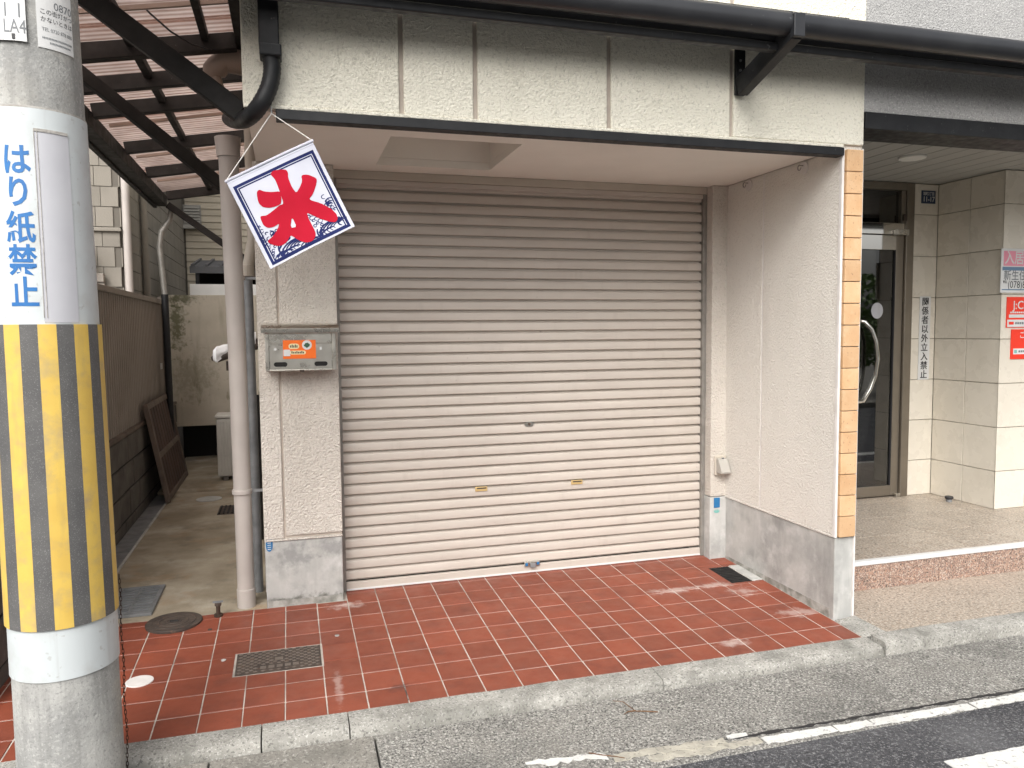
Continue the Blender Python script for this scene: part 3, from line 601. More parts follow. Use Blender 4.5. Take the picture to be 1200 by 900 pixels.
def ribbon(pts, wd, d=.0020, mat=None):
    uv = [z2uv(*p) for p in pts]; vs = []; fs = []
    for i, (u, v) in enumerate(uv):
        a = uv[max(i-1,0)]; b = uv[min(i+1,len(uv)-1)]; tx, ty = b[0]-a[0], b[1]-a[1]; l = math.hypot(tx,ty) or 1
        w_ = wd*1.15*(.5+.5*math.sin(math.pi*(i+.5)/len(uv)))
        vs += [cl(u-ty/l*w_, v+tx/l*w_, d), cl(u+ty/l*w_, v-tx/l*w_, d)]
    for i in range(len(uv)-1): fs.append((2*i, 2*i+1, 2*i+3, 2*i+2))
    return vs, fs
wv = MB()
def arc(cx, cy, rx, ry, a0, a1, wd, tilt=-25, n=12):
    pts = []
    for k in range(n+1):
        a = R(a0+(a1-a0)*k/n); x, y = rx*math.cos(a), ry*math.sin(a); t = R(tilt)
        pts.append((cx+x*math.cos(t)-y*math.sin(t), cy+x*math.sin(t)+y*math.cos(t)))
    wv.add(*ribbon(pts, wd))
for k in range(5): arc(545+k*6, 545-k*2, 95-k*17, 42-k*7, 150, 330, .007-.0006*k)
for k in range(5): arc(765+k*6, 440-k*3, 92-k*16, 44-k*7, 140, 320, .007-.0006*k)
for (cx, cy, r_) in ((333,457,12),(322,428,5),(395,470,13),(420,455,10),(345,492,10),(375,500,12),(402,568,9),(405,600,6),(380,548,8),(700,258,14),(722,284,13),(738,300,14),(752,322,12),(630,385,14),(655,390,11),(680,402,14),(650,432,10),(700,380,8),(792,388,10)):
    arc(cx, cy, r_, r_*.85, random.uniform(0,90), random.uniform(290,400), .0042, n=10)
for (a, b) in (((440,585),(470,610)),((455,560),(440,600)),((680,440),(690,495)),((670,470),(720,505)),((700,440),(680,480)),((380,455),(420,470)),((430,445),(390,490)),((495,490),(480,530)),((440,520),(445,580))):
    wv.add(*ribbon([(a[0]+(b[0]-a[0])*t/6+8*math.sin(t), a[1]+(b[1]-a[1])*t/6) for t in range(7)], .008))
arc(520, 575, 60, 22, 190, 330, .008); arc(745, 468, 60, 24, 170, 300, .008); arc(600, 540, 34, 16, 160, 320, .006); arc(460, 560, 26, 40, 60, 250, .009); arc(690, 470, 26, 36, 60, 230, .009)
for k in range(4): arc(470+k*4, 600-k*6, 60-k*13, 26-k*5, 170, 350, .006)
for k in range(4): arc(640+k*4, 530-k*4, 52-k*11, 26-k*5, 150, 330, .006)
for k in range(3): arc(820-k*6, 405+k*4, 34-k*9, 22-k*5, 120, 330, .006)
for k in range(3): arc(735+k*4, 280+k*16, 22, 15, 80, 330, .006)
for (cx, cy) in ((362,470),(352,512),(388,525),(412,545),(366,535),(400,585),(430,600),(640,400),(665,415),(610,375),(690,425),(770,330),(715,305)): arc(cx, cy, 9, 7, random.uniform(0,180), random.uniform(300,500), .005, n=8)
wv.build('wave_print', m_navy, nb)
hk = py_(318,133,3.285)
MB().tube([cl(.0,.018,.006), hk], .0022, 6).build('cord', m_rope, nb); MB().tube([cl(1.0,.018,.006), hk], .0022, 6).build('cord', m_rope, nb)
MB().tube([hk, hk+Vector((0,-.006,.02)), hk+Vector((0,.012,.03))], .003, 6).build('clip', m_plate, nb)

# ================================================================== AWNING on the fascia
aw = thing('awning', (1.8, YF, 2.75), 'long black retracted awning roll carried by an arm above the fascia', 'awning')
TY, TZ = 2.90, 2.789
MB().tube([(-.6,TY,TZ),(1.2,TY,TZ),(3.0,TY,TZ),(6.2,TY,TZ)], .049, 28).build('roller_tube', m_tube, aw, smooth=True)
for x in (-.1, 2.105, 4.6): MB().tube([(x-.02,TY,TZ),(x+.02,TY,TZ)], .0515, 28).build('tube_band', m_tube, aw, smooth=True)
bx('hem_bar', m_black, aw, -.5, 6.2, 2.955, 3.00, 2.700, 2.735, bev=.006)
bx('back_rail', m_black, aw, -.5, 6.2, 3.12, 3.19, 2.782, 2.845, bev=.006)
bx('cover_strip', m_blackold, aw, -.55, 2.40, 2.90, 2.928, 2.839, 2.846); bx('cover_strip', m_blackold, aw, 2.42, 6.2, 2.90, 2.928, 2.837, 2.842)
bx('inner_rail', m_black, aw, -.5, 6.2, 2.975, 3.025, 2.745, 2.79, bev=.004)
bx('light_block_plate', m_black, aw, -.55, 6.2, 3.192, 3.298, 2.840, 2.846)  # unseen plate added to stop light falling down the fascia behind the rail
for x in (2.105, 5.0):
    br = bx('wall_bracket', m_black, aw, x-.026, x+.026, 3.282, 3.298, 2.606, 2.849, bev=.003)
    for z in (2.66, 2.72, 2.765): MB().tube([(x-.004,3.284,z),(x-.004,3.275,z)], .006, 10).build('bolt', m_grate, br)
    MB().bar((x,3.275,2.640), (x,2.875,2.760), .052, .088, up=(0,-.3,.95)).build('support_arm', m_black, aw, bev=.004)
    bx('arm_end_plate', m_tube, aw, x-.027, x+.027, 2.842, 2.870, 2.722, 2.818, bev=.003)

# black rainwater pipe down the fascia, bending round the corner
rp = thing('rainwater_pipe', (-.04, 3.24, 2.4), 'black rainwater pipe with a flexible bend round the fascia corner', 'pipe')
a, b = py_(311,-40,3.25), py_(317,58,3.25)
MB().box(a.x-.034,b.x+.034,3.215,3.297,b.z,3.4).build('square_pipe', m_black, rp, bev=.006)
bx('collar', m_black, rp, b.x-.042, b.x+.042, 3.208, 3.298, b.z-.035, b.z+.012, bev=.006)
pts = [b+Vector((0,0,-.03)), py_(319,82,3.25), py_(315,103,3.255), py_(304,124,3.27), py_(292,137,3.36), py_(281,142,3.6), py_(272,141,3.95), py_(268,139,4.25)]
dense = []
for i in range(len(pts)-1):
    for k in range(8):
        t = k/8; p0 = pts[max(i-1,0)]; p1 = pts[i]; p2 = pts[i+1]; p3 = pts[min(i+2,len(pts)-1)]
        dense.append(.5*((2*p1)+(p2-p0)*t+(2*p0-5*p1+4*p2-p3)*t*t+(-p0+3*p1-3*p2+p3)*t**3))
MB().tube(dense, [.033+.0018*(i % 2) for i in range(len(dense))], 16).build('flexible_hose', m_black, rp, smooth=True)

# ================================================================== ALLEY PIPES
dp = thing('downpipe', (-.264, 4.40, -.03), 'tall taupe round downpipe standing at the alley mouth beside the pillar', 'pipe')
MB().tube([(-.262,4.40,-.03),(-.265,4.39,1.4),(-.272,4.35,2.50)], [.045,.047,.051], 24).build('pipe', m_pvc, dp, smooth=True)
MB().tube([(-.262,4.40,-.03),(-.262,4.40,.09)], .0495, 24).build('foot_collar', m_pvc, dp, bev=.003)
for z in (.62, 1.78): MB().tube([(-.2645,4.393,z),(-.2645,4.393,z+.026)], .0530, 24).build('clamp', m_pvc, dp, bev=.004); bx('clamp_arm', m_grate, dp, -.21, -.15, 4.39, 4.405, z+.006, z+.02)
MB().tube([(-.272,4.35,2.42),(-.273,4.35,2.52)], [.058,.066], 20).build('hopper', m_pvc, dp, smooth=True)
p2 = thing('downpipe', (-.19, 4.62, 1.5), 'thin beige pipe half hidden between the tall downpipe and the pillar', 'pipe')
a, b = py_(293,165,4.62), py_(290,322,4.62)
MB().tube([(a.x,4.62,2.75),(a.x,4.62,b.z+.2),(b.x-.004,4.62,b.z)], .032, 18).build('pipe', m_header, p2, smooth=True)
MB().tube([(b.x,4.62,b.z+.05),(b.x,4.62,b.z-.01)], .040, 18).build('socket', m_header, p2, bev=.004)
MB().tube([(b.x,4.63,b.z-.012),(b.x+.004,4.63,-.012)], .026, 16).build('lower_pipe', m_grate, p2, smooth=True)
q = pz_(304,632,-.012)
tag(MB().tube([(q.x+.01,q.y,-.012),(q.x+.01,q.y,1.05)], .022, 12).build('standpipe', m_blackold, None, smooth=True, loc=(q.x+.01,q.y,-.012)), 'thin dark pipe standing upright behind the pillar in the alley', 'pipe')
# brown vent pipe with elbow, high behind the fascia corner
vp = thing('vent_pipe', py_(264,80,4.4), 'fat brown pipe elbow high under the translucent canopy', 'pipe')
a = py_(264,12,4.4); b = py_(264,66,4.4)
MB().tube([(b.x,4.4,3.2),(b.x,4.4,b.z)], .043, 20).build('riser', m_pvcbrown, vp, smooth=True)
c = py_(264,38,4.4); MB().tube([(b.x,4.4,c.z-.012),(b.x,4.4,c.z+.012)], .050, 20).build('collar', m_pvcbrown, vp, bev=.003)
e0, e1 = py_(247,84,4.4), py_(300,76,4.4)
MB().tube([e0+Vector((-.012,0,-.03)), e0+Vector((.0,0,0)), e0+Vector((.03,0,.022)), Vector((b.x,4.4,e1.z+.012)), Vector((-.155,4.4,e1.z))], [.030,.048,.060,.064,.064], 20).build('elbow', m_pvcbrown, vp, smooth=True)
MB().tube([e0+Vector((.02,0,-.02)), e0+Vector((.05,0,-.14))], .03, 14).build('branch', m_pvcbrown, vp, smooth=True)

# ================================================================== CANOPY over the alley
cn = thing('alley_canopy', (-1.15, 6, 0), 'black framed lean-to canopy with brown corrugated translucent sheets over the alley', 'canopy')
CZ = lambda x: 2.80 + (x+1.15)/6.0      # underside of the frame rises towards the wall
Y0c, Y1c = 2.6, 8.32
MB().bar((-1.15,Y0c,2.80), (-1.15,Y1c,2.80), .09, .10).build('gutter_beam', m_blackold, cn, bev=.005)
MB().bar((-1.215,Y0c,2.775), (-1.215,Y1c,2.775), .035, .085).build('gutter_lip', m_blackold, cn, bev=.004)
MB().bar((-.19,Y0c,CZ(-.19)+.06), (-.19,Y1c,CZ(-.19)+.06), .05, .07).build('wall_rail', m_blackold, cn, bev=.004)
for i, y in enumerate((3.35, 4.30, 4.80, 5.28, 6.25, 7.15, 8.28)):
    w_ = .06 if i % 2 else .05
    MB().bar((-1.10,y,CZ(-1.10)+.04), (-.215,y,CZ(-.215)+.04), w_, .085).build('cross_beam', m_blackold, cn, bev=.004)
for y in (3.9, 5.75, 6.7, 7.7): MB().bar((-1.10,y,CZ(-1.10)+.075), (-.215,y,CZ(-.215)+.085), .018, .02).build('purlin', m_pvcbrown, cn)
MB().bar((-.705,Y0c,CZ(-.705)+.07), (-.705,Y1c,CZ(-.705)+.07), .042, .045).build('middle_rafter', m_blackold, cn, bev=.003)
MB().bar((-.36,Y0c,CZ(-.36)+.07), (-.36,4.35,CZ(-.36)+.07), .035, .045).build('short_rafter', m_blackold, cn, bev=.003)
# corrugated sheets (corrugations run across the alley)
def sheet(y0, y1, dz):
    step = .008; ns = int((y1-y0)/step); vs = []; fs = []
    for i in range(ns+1):
        y = y0+step*i; zz = .008*math.sin(2*math.pi*y/.032)
        for x in (-1.20, -.70, -.18): vs.append((x, y, CZ(x)+.108+zz+dz))
    for i in range(ns):
        for j in range(2): a = i*3+j; fs.append((a, a+1, a+4, a+3))
    return MB().add(vs, fs).build('roof_sheet', m_poly, cn, smooth=True)
for k, (y0, y1) in enumerate(((2.55,3.42),(3.36,4.18),(4.12,4.92),(4.86,5.72),(5.66,6.52),(6.46,7.42),(7.36,8.40))): sheet(y0, y1, .012*(k % 2))
# struts from the wall up to the outer beam
def strut(a, b, w_, h_): return MB().bar(a, b, w_, h_).build('strut', m_blackold, cn, bev=.005)
strut(Vector((-1.06,3.5,3.08)), py_(283,133,3.5), .05, .085)
strut(Vector((-1.15,4.52,2.98)), Vector((-.165,5.04,2.235)), .045, .07)
strut(Vector((-1.10,8.30,2.765)), Vector((-.165,8.34,2.08)), .045, .065)
# slack cable under the canopy
tag(MB().tube([py_(158,-5,4.0), py_(175,15,4.02), py_(200,37,4.05), py_(225,52,4.1), py_(243,58,4.2)], .005, 8).build('cable', m_ink, None, smooth=True, loc=py_(158,-5,4.0)), 'thin black cable sagging below the canopy sheets', 'cable')
# gutter outlet pipe at the far end
gp_ = thing('gutter_downpipe', (-1.15, 8.36, 0), 'grey S-bend downpipe turning black below, at the far end of the canopy', 'pipe')
pts = [px_(201,246,-1.15), px_(199,258,-1.15), px_(189,272,-1.15), px_(187,290,-1.15), px_(193,345,-1.15)]
pts = [Vector((p.x + (0), 8.36, CAM.z+(p.z-CAM.z)*8.36/p.y)) + Vector((p.x*8.36/p.y-p.x,0,0)) for p in pts]
MB().tube(pts, .028, 14).build('upper_pipe', m_rail, gp_, smooth=True)
MB().tube([pts[-1], Vector((pts[-1].x+.01,8.36,.01))], .034, 14).build('lower_pipe', m_black, gp_, smooth=True)

# ================================================================== ALLEY LEFT BOUNDARY
WX = -1.235
bw = thing('boundary_wall', (WX-.06, 6.5, 0), 'dark block wall topped by brown ribbed metal panels along the alley', 'wall')
bmsh = None
for r_ in range(4):
    off = .0 if r_ % 2 else .2
    for k in range(16):
        y0 = 3.5+k*.39-off; y1 = min(y0+.384, 9.33); y0 = max(y0, 3.5)
        if y1-y0 < .05: continue
        MB().box(WX-.12, WX+random.uniform(-.004,.004), y0, y1, -.16+.01+r_*.215, -.16+r_*.215+.209).build('block', m_block, bw, bev=.005, seg=1)
bx('mortar_core', m_dark, bw, WX-.115, WX-.010, 3.505, 9.325, -.17, .70)
bx('wall_cap', m_wood2, bw, WX-.125, WX+.012, 3.5, 9.32, .705, .735, bev=.004)
y = 3.5
rib = MB()
prof = []
while y < 8.62: prof += [(y,0),(y+.03,0),(y+.038,.012),(y+.068,.012)]; y += .076
def ribbed(y0, y1):
    pr = prof[y0:y1]; vs = []; fs = []
    for yy, d in pr: vs += [(WX-.03+d, yy, .737), (WX-.03+d, yy, 1.80)]
    for i in range(len(pr)-1): fs.append((2*i, 2*i+2, 2*i+3, 2*i+1))
    n = len(vs); vs += [(x-.01,b_,c_) for x,b_,c_ in vs]; fs += [tuple(i+n for i in reversed(f)) for f in fs]
    return MB().add(vs, fs).build('ribbed_panel', m_pane, bw)
for k in range(0, len(prof)-1, 44): ribbed(k, min(k+45, len(prof)))
bx('panel_cap', m_pane, bw, WX-.06, WX+.005, 3.5, 8.66, 1.80, 1.845, bev=.004)
bx('end_post', m_pane, bw, WX-.05, WX+.02, 8.66, 8.73, .0, 1.88, bev=.004)
bx('fixing_plate', m_plate, bw, WX-.008, WX+.004, 8.40, 8.46, 1.14, 1.20)

# leaning old gate frame
lg = thing('gate_panel', (-1.02, 8.1, 0), 'old brown slatted wooden gate leaning against the alley block wall', 'gate')
g0, g1, g2, g3 = Vector((-1.075,7.60,-.008)), Vector((-1.075,8.72,.016)), Vector((-1.205,8.66,.965)), Vector((-1.205,7.02,.86))
# keep it a true rectangle: foot edge along Y, leaning to the wall
FO, UP = Vector((-1.06,7.28,.005)), Vector((-.145,-.06,.88))
AL = Vector((0,1.30,.012))
def gp3(u, v): return FO + AL*u + UP*v
def plank(name, mat, u0, v0, u1, v1, w_, th): return MB().bar(gp3(u0,v0), gp3(u1,v1), th, w_, up=(AL.normalized() if abs(u1-u0) < .5 else UP.normalized())).build(name, mat, lg, bev=.004)
for u in (.02, .98): plank('stile', m_wood2, u, 0, u, 1, .055, .04)
for v in (.03, .47, .97): plank('rail', m_wood2, .045, v, .955, v, .05, .035)
for k in range(9): plank('slat', m_wood, .09+k*.1025, .02, .09+k*.1025, .96, .115, .016)

# rear: mossy render panel, dark gap
rw = thing('rear_wall', (-.7, 9.4, 0), 'stained pale render wall closing the alley above a dark gap', 'wall')
bx('render_panel', m_mosswall, rw, -1.30, -.166, 9.38, 9.46, .44, 1.93, bev=.006)
bx('lower_wall', m_dark, rw, -1.5, -.02, 9.90, 10.0, -.16, .44)
bx('gap_side', m_block, rw, -1.5, -1.24, 9.335, 9.90, -.16, .439)
bx('white_board', m_plate, rw, -1.06, -.20, 9.49, 9.55, 1.90, 2.06, bev=.004)
bn = tag(MB().add(*(lambda vs: (vs, [(0,1,2,3),(7,6,5,4),(0,4,5,1),(1,5,6,2),(2,6,7,3),(3,7,4,0)]))([(-.86,9.66,.012),(-.62,9.62,.012),(-.60,9.84,.012),(-.88,9.84,.012),(-.83,9.70,.33),(-.66,9.66,.36),(-.64,9.80,.35),(-.84,9.82,.33)])).build('rubbish_bag', m_block, None, bev=.07, seg=4, loc=(-.73,9.73,.012)), 'dark bag slumped in the gap below the rear wall', 'bag')

# outdoor unit
a = pz_(258,568,.012)
ac = thing('outdoor_unit', (-.42, 8.3, .012), 'grey air conditioner outdoor unit behind the tall downpipe', 'outdoor unit')
ux0, ux1, uy0, uy1, uz0, uz1 = -.715, -.175, 8.16, 8.46, .05, .60
uz1 = py_(262,490,uy0).z
body = bx('body', m_ac, ac, ux0, ux1, uy0, uy1, uz0, uz1, bev=.012)
bx('lid', m_ac, ac, ux0-.012, ux1+.012, uy0-.012, uy1+.012, uz1+.001, uz1+.03, bev=.008)
for k in range(4): bx('rib', m_ac, ac, ux0+.03+k*.028, ux0+.042+k*.028, uy0-.006, uy0-.0005, uz0+.05, uz1-.04, bev=.002)
bx('handle_recess', m_iron, ac, ux0+.15, ux0+.20, uy0-.004, uy0+.004, uz1-.22, uz1-.06)
bx('valve_cover', m_ac, ac, ux0+.15, ux0+.24, uy0-.035, uy0-.001, uz0+.10, uz0+.30, bev=.006)
for k in range(6): bx('grille_bar', m_ac, ac, ux0+.26, ux1-.02, uy0-.012, uy0-.0005, uz0+.06+k*.07, uz0+.072+k*.07)
for x in (ux0+.05, ux1-.09): bx('foot', m_block, ac, x, x+.05, uy0-.01, uy1+.01, .012, .049)

# white wrapped bundle sticking out of the wall
p0, p1 = py_(300,398,5.2), py_(250,417,5.1)
vs = []; fs = []; nr, na = 14, 16
for i in range(nr):
    t = i/(nr-1); c = p0.lerp(p1, t); rad = (.052+.012*math.sin(t*7)) * (1 if i < nr-1 else .55)
    for k in range(na):
        a = 2*math.pi*k/na; q = rad*(1+.28*noise.noise((math.cos(a)*2.2, math.sin(a)*2.2, t*6)))
        vs.append(c + Vector((0, math.cos(a)*q, math.sin(a)*q)))
for i in range(nr-1):
    for k in range(na): fs.append((i*na+k, i*na+(k+1) % na, (i+1)*na+(k+1) % na, (i+1)*na+k))
fs.append(tuple(range(na))); fs.append(tuple((nr-1)*na+k for k in range(na)))
wb_ = thing('wrapped_bundle', p0, 'crumpled white plastic wrapped around a stub behind the downpipe', 'plastic wrap')
MB().add(vs, fs).build('wrap', m_plastic, wb_, smooth=True)
MB().tube([p0+Vector((.03,0,-.02)), p1+Vector((.02,0,-.012)), p1+Vector((-.012,0,-.018))], [.035,.03,.012], 12).build('stub', m_iron, wb_, smooth=True)
a = py_(268,425,5.15); MB().tube([a+Vector((0,0,.01)), a+Vector((.0,.0,-.05))], .016, 10).build('strap_end', m_iron, wb_, smooth=True)

# small things on the alley floor
q = pz_(281,597,-.012)
fm = thing('floor_grate', (q.x,q.y,-.012), 'dark square floor grate in the alley behind the downpipe', 'grate')
bx('plate', m_iron, fm, q.x-.17, q.x+.15, q.y-.16, q.y+.16, -.0115, -.005)
for k in range(9): bx('bar', m_blackold, fm, q.x-.16+k*.034, q.x-.146+k*.034, q.y-.15, q.y+.15, -.0048, .002)
q = pz_(245,585,-.012); tag(MB().disc((q.x,q.y,-.0118), .11, .006, 28).build('cleanout_cover', m_conc, None, bev=.002, loc=(q.x,q.y,-.0118)), 'pale round drain cap set in the alley floor', 'drain cover')
gr = thing('drain_grate', (-.87,4.64,-.012), 'slotted grey drain grate at the alley mouth behind the utility pole', 'grate')
bx('painted_pit_shade', m_dark, gr, -.975, -.765, 4.425, 4.875, -.0115, -.009)  # shallow black sheet; its colour stands in for the shade between the bars
fr_ = MB().box(-.99,-.745,4.405,4.43,-.0115,.004).box(-.99,-.745,4.87,4.895,-.0115,.004).box(-.99,-.968,4.431,4.869,-.0115,.004).box(-.768,-.745,4.431,4.869,-.0115,.004).build('frame', m_grate, gr, bev=.002)
for k in range(9): bx('bar', m_grate, gr, -.967, -.769, 4.440+k*.048, 4.462+k*.048, -.0085, .0025)
bx('cross_rib', m_grate, gr, -.873, -.863, 4.432, 4.868, -.0088, .0033)
def fpos(px, py):      # pixel to forecourt plane
    d = ray(px, py); t = (-SL*4.466-CAM.z)/(d.z-SL*d.y); return CAM+d*t
q = fpos(204, 730)
mh = thing('manhole_cover', (q.x,q.y,fz(q.y)), 'round rusty iron cover at the edge of the red tiles', 'manhole cover')
MB().disc((q.x,q.y,fz(q.y)-.006), .138, .016, 44).build('cover', m_iron, mh, bev=.003)
for k in range(3): MB().tube([(q.x+math.cos(a)*(.035+k*.035), q.y+math.sin(a)*(.035+k*.035), fz(q.y)+.0095) for a in [j*2*math.pi/32 for j in range(33)]], .003, 5, cap=False).build('relief_ring', m_iron, mh, smooth=True)
MB().tube([(q.x-.02,q.y,fz(q.y)+.010),(q.x+.02,q.y,fz(q.y)+.010)], .006, 8).build('lifting_key', m_blackold, mh)
# rectangular inspection cover
cx_, cy_ = -.083, 3.654
cv = thing('inspection_cover', (cx_, cy_, fz(cy_)), 'rectangular checkered iron cover sunk among the red tiles', 'inspection cover')
cv.rotation_euler = (math.atan(SL),0,0)
def cvb(name, mat, x0, x1, y0, y1, z0, z1, bev=0): return MB().box(cx_+x0,cx_+x1,cy_+y0,cy_+y1,fz(cy_)+z0,fz(cy_)+z1).build(name, mat, cv, bev)
cvb('rim', m_conc, -.199,.199,-.121,.121,-.010,-.0025)
cvb('plate', m_iron, -.190,.190,-.111,.111,-.0022,.0008)
dm = MB().prism([(.010,0,0),(0,.006,0),(-.010,0,0),(0,-.006,0)], (0,0,.0032)).build('stud', m_stud, None); dme = dm.data; bpy.data.objects.remove(dm)
kk = 0
for i in range(-10, 11):
    for j in range(-6, 7):
        if (i+j) % 2: continue
        x, y = i*.0172, j*.0160
        if abs(y+.062) < .022 and -.09 < x < .10: continue
        if abs(x) < .030 and abs(y-.012) < .028: continue
        inst(dme, 'stud', (x, y, .0009), cv); kk += 1
for k in range(5): cvb('raised_mark', m_stud, -.082+k*.036,-.056+k*.036,-.075,-.050,.0009,.0030)
cvb('raised_mark', m_stud, -.018,.018,.0,.024,.0009,.0032)
q = fpos(163.5, 798.5)
tag(MB().disc((q.x,q.y,fz(q.y)-.004), .058, .007, 32).build('cleanout_cover', m_white, None, bev=.002, loc=(q.x,q.y,fz(q.y))), 'white round plastic cap in the red tiles beside the utility pole', 'drain cover')
q = fpos(256, 722)
bo = thing('anchor_bolt', (q.x,q.y,fz(q.y)), 'short rusty bolt standing upright at the tile edge', 'bolt')
z = fz(q.y)
MB().tube([(q.x,q.y,z),(q.x,q.y,z+.012)], .022, 14).build('base', m_rust, bo); MB().tube([(q.x,q.y,z+.012),(q.x,q.y,z+.07)], .011, 12).build('stem', m_rust, bo); MB().tube([(q.x,q.y,z+.058),(q.x,q.y,z+.074)], .019, 6).build('nut', m_iron, bo, bev=.002); bx('handle', m_grate, bo, q.x-.026, q.x+.026, q.y-.006, q.y+.006, z+.0745, z+.082)
# floor drain by the wing wall
fd = thing('floor_drain', (2.57,4.065,fz(4.065)), 'small dark drain grate in the tiles beside the wing wall', 'grate')
fd.rotation_euler = (math.atan(SL),0,0); zf = fz(4.065)
bx('plate', m_dark, fd, 2.499, 2.641, 3.929, 4.201, zf-.014, zf-.002)
for k in range(10): bx('bar', m_blackold, fd, 2.508, 2.632, 3.942+k*.0255, 3.953+k*.0255, zf-.0018, zf+.003)
bx('mortar_patch', m_conc, fd, 2.645, 2.712, 3.93, 4.20, zf-.014, zf+.004, bev=.003)
for (px, py) in ((395,745),(262,774),(246,738)):
    q = fpos(px, py); tag(MB().disc((q.x,q.y,fz(q.y)), .011, .003, 14).build('survey_stud', m_conc if px != 246 else m_iron, None, loc=(q.x,q.y,fz(q.y))), {395:'pale round stud in the tiles in front of the pillar',262:'worn round stud in the tile beside the checkered cover',246:'dark round stud in the tile near the rusty bolt'}[px], 'stud')

# ================================================================== UTILITY POLE
AX, AY = -.737, 2.80
up = thing('utility_pole', (AX, AY, -.10), 'concrete utility pole with white wrap and yellow black hazard stripes', 'utility pole')
def pax(z): return Vector((AX-.0064*z, AY, z))
def prad(z): return .158-.0068*z
PH0 = math.atan2(-AY, -AX)          # towards the camera
def cyl(th, z, d=0):                # th>0 is to the right seen from the street
    a = PH0 + th; return pax(z) + Vector((math.cos(a), math.sin(a), 0))*(prad(z)+d)
def cylband(name, mat, t0, t1, z0, z1, d0, d1, parent=None, closed=False, wav=0):
    n = max(2, int(abs(t1-t0)/R(5))); nz = max(1, int((z1-z0)/.25)); vs = []; fs = []
    for dd in (d1, d0):
        for j in range(nz+1):
            for i in range(n+1): vs.append(cyl(t0+(t1-t0)*i/n, z0+(z1-z0)*j/nz, dd))
    m = (n+1)*(nz+1)
    for j in range(nz):
        for i in range(n):
            a = j*(n+1)+i; q = (a, a+1, a+n+2, a+n+1); fs.append(q); fs.append(tuple(x+m for x in reversed(q)))
    for i in range(n):
        fs.append((i, i+1, m+i+1, m+i)); a = nz*(n+1)+i; fs.append((a, a+1, m+a+1, m+a))
    for j in range(nz):
        a = j*(n+1); b = a+n+1
        if not closed: fs.append((a, b, m+b, m+a)); a += n; b += n; fs.append((a, b, m+b, m+a))
    return MB().add(vs, fs).build(name, mat, parent or up, smooth=True)
shaft = MB().tube([pax(z) for z in (-.12, 0, 1, 2, 3, 4.5)], [prad(z) for z in (-.12, 0, 1, 2, 3, 4.5)], 48).build('shaft', m_pole, up, smooth=True)
def pz(px, py, d=.0): r_ = ray(px, py); D = math.hypot(AX, AY)-.155; return CAM.z + r_.z/math.hypot(r_.x, r_.y)*D
zw1, zh1, zh0, zw0 = pz(60,128), pz(62,380), pz(70,737), pz(75,797)
cylband('white_wrap', m_wrap, -math.pi, math.pi, zh1-.03, zw1, -.003, .0045, closed=True)
cylband('wrap_edge_dirt', m_caulk, -math.pi, math.pi, zw1+.0005, zw1+.006, -.003, .0035, closed=True)
cylband('lower_wrap', m_wrap, -math.pi, math.pi, zw0, zh0+.03, -.003, .0044, closed=True)
b0 = R(-8.3)
for k in range(20):
    cylband('hazard_stripe', m_yellow if k % 2 == 0 else m_hazblack, b0+R(18*k), b0+R(18*(k+1)), zh0, zh1, .0045, .0112 if k % 2 == 0 else .0110)
cylband('grey_patch', m_wrapgrey, R(-1), R(36), zh1+.005, pz(60,155), .0046, .0060)
for t in (-1.5, 1.6): cylband('caulk_line', m_caulk, R(t), R(t+.7), zh1+.02, pz(60,152), .0047, .0075)
cylband('caulk_line', m_caulk, R(-1), R(35), pz(60,155), pz(60,151.5), .0047, .0080)
def pole_text(name, s, size, mat, tc_, z, d, sx=1, sy=1, bold=0, fit=None):
    vs, fs = text2d(s, size, bold)
    if not vs: return
    if fit: sx = fit/(max(v.x for v in vs)-min(v.x for v in vs))
    bm = bmesh.new(); vv = [bm.verts.new((v.x*sx, v.y*sy, 0)) for v in vs]
    for f in fs:
        try: bm.faces.new([vv[i] for i in f])
        except ValueError: pass
    xs = [v.co.x for v in bm.verts]; x = min(xs)+.008
    while x < max(xs): bmesh.ops.bisect_plane(bm, geom=bm.verts[:]+bm.edges[:]+bm.faces[:], plane_co=(x,0,0), plane_no=(1,0,0)); x += .008
    bm.verts.index_update()
    out = [cyl(tc_+v.co.x/prad(z), z+v.co.y, d) for v in bm.verts]; ff = [tuple(v.index for v in f.verts) for f in bm.faces]; bm.free()
    return MB().add(out, ff).build(name, mat, up)
for i, ch in enumerate('はり紙禁止'):
    pole_text('lettering', ch, .098, m_blue, R((-20.5,-20.2,-20,-19.8,-19.5)[i]), pz(25, (188,226,268,307,345)[i]), .0055, bold=.022, sx=.80)
# plates near the top
pl = cylband('number_plate', m_plate, R(-52), R(-2), pz(20,46), pz(20,46)+.26, .006, .009)
pole_text('plate_lettering', '1 1', .060, m_greyink, R(-15), pz(14,10), .0098, fit=.038)
pole_text('plate_lettering', 'LA4', .056, m_greyink, R(-13.5), pz(15,29), .0098, fit=.054)
cylband('plate_screw', m_ink, R(-16.5), R(-13.5), pz(13,43), pz(13,37), .0092, .0115)
st_ = cylband('notice_sticker', m_plate, R(9), R(54), pz(62,55), pz(62,55)+.26, .001, .0025)
for (s, yy, sz, ft, mt) in (('0870',3,.032,.06,m_greyink),('この街灯がつ',12.5,.018,.098,m_ink),('かないときは',21.5,.018,.098,m_ink),('TEL 0720 878 880',33,.015,.094,m_greyink)):
    pole_text('notice_lettering', s, sz, mt, R(33 if s != '0870' else 41), pz(62, yy), .0030, fit=ft)
for (yy, w0, w1) in ((43,14,52),(48,22,50)):
    t = w0
    while t < w1-1: cylband('notice_print', m_greyink, R(t), R(t+.9), pz(62,yy+1), pz(62,yy-1.2), .0026, .0032); t += 1.7
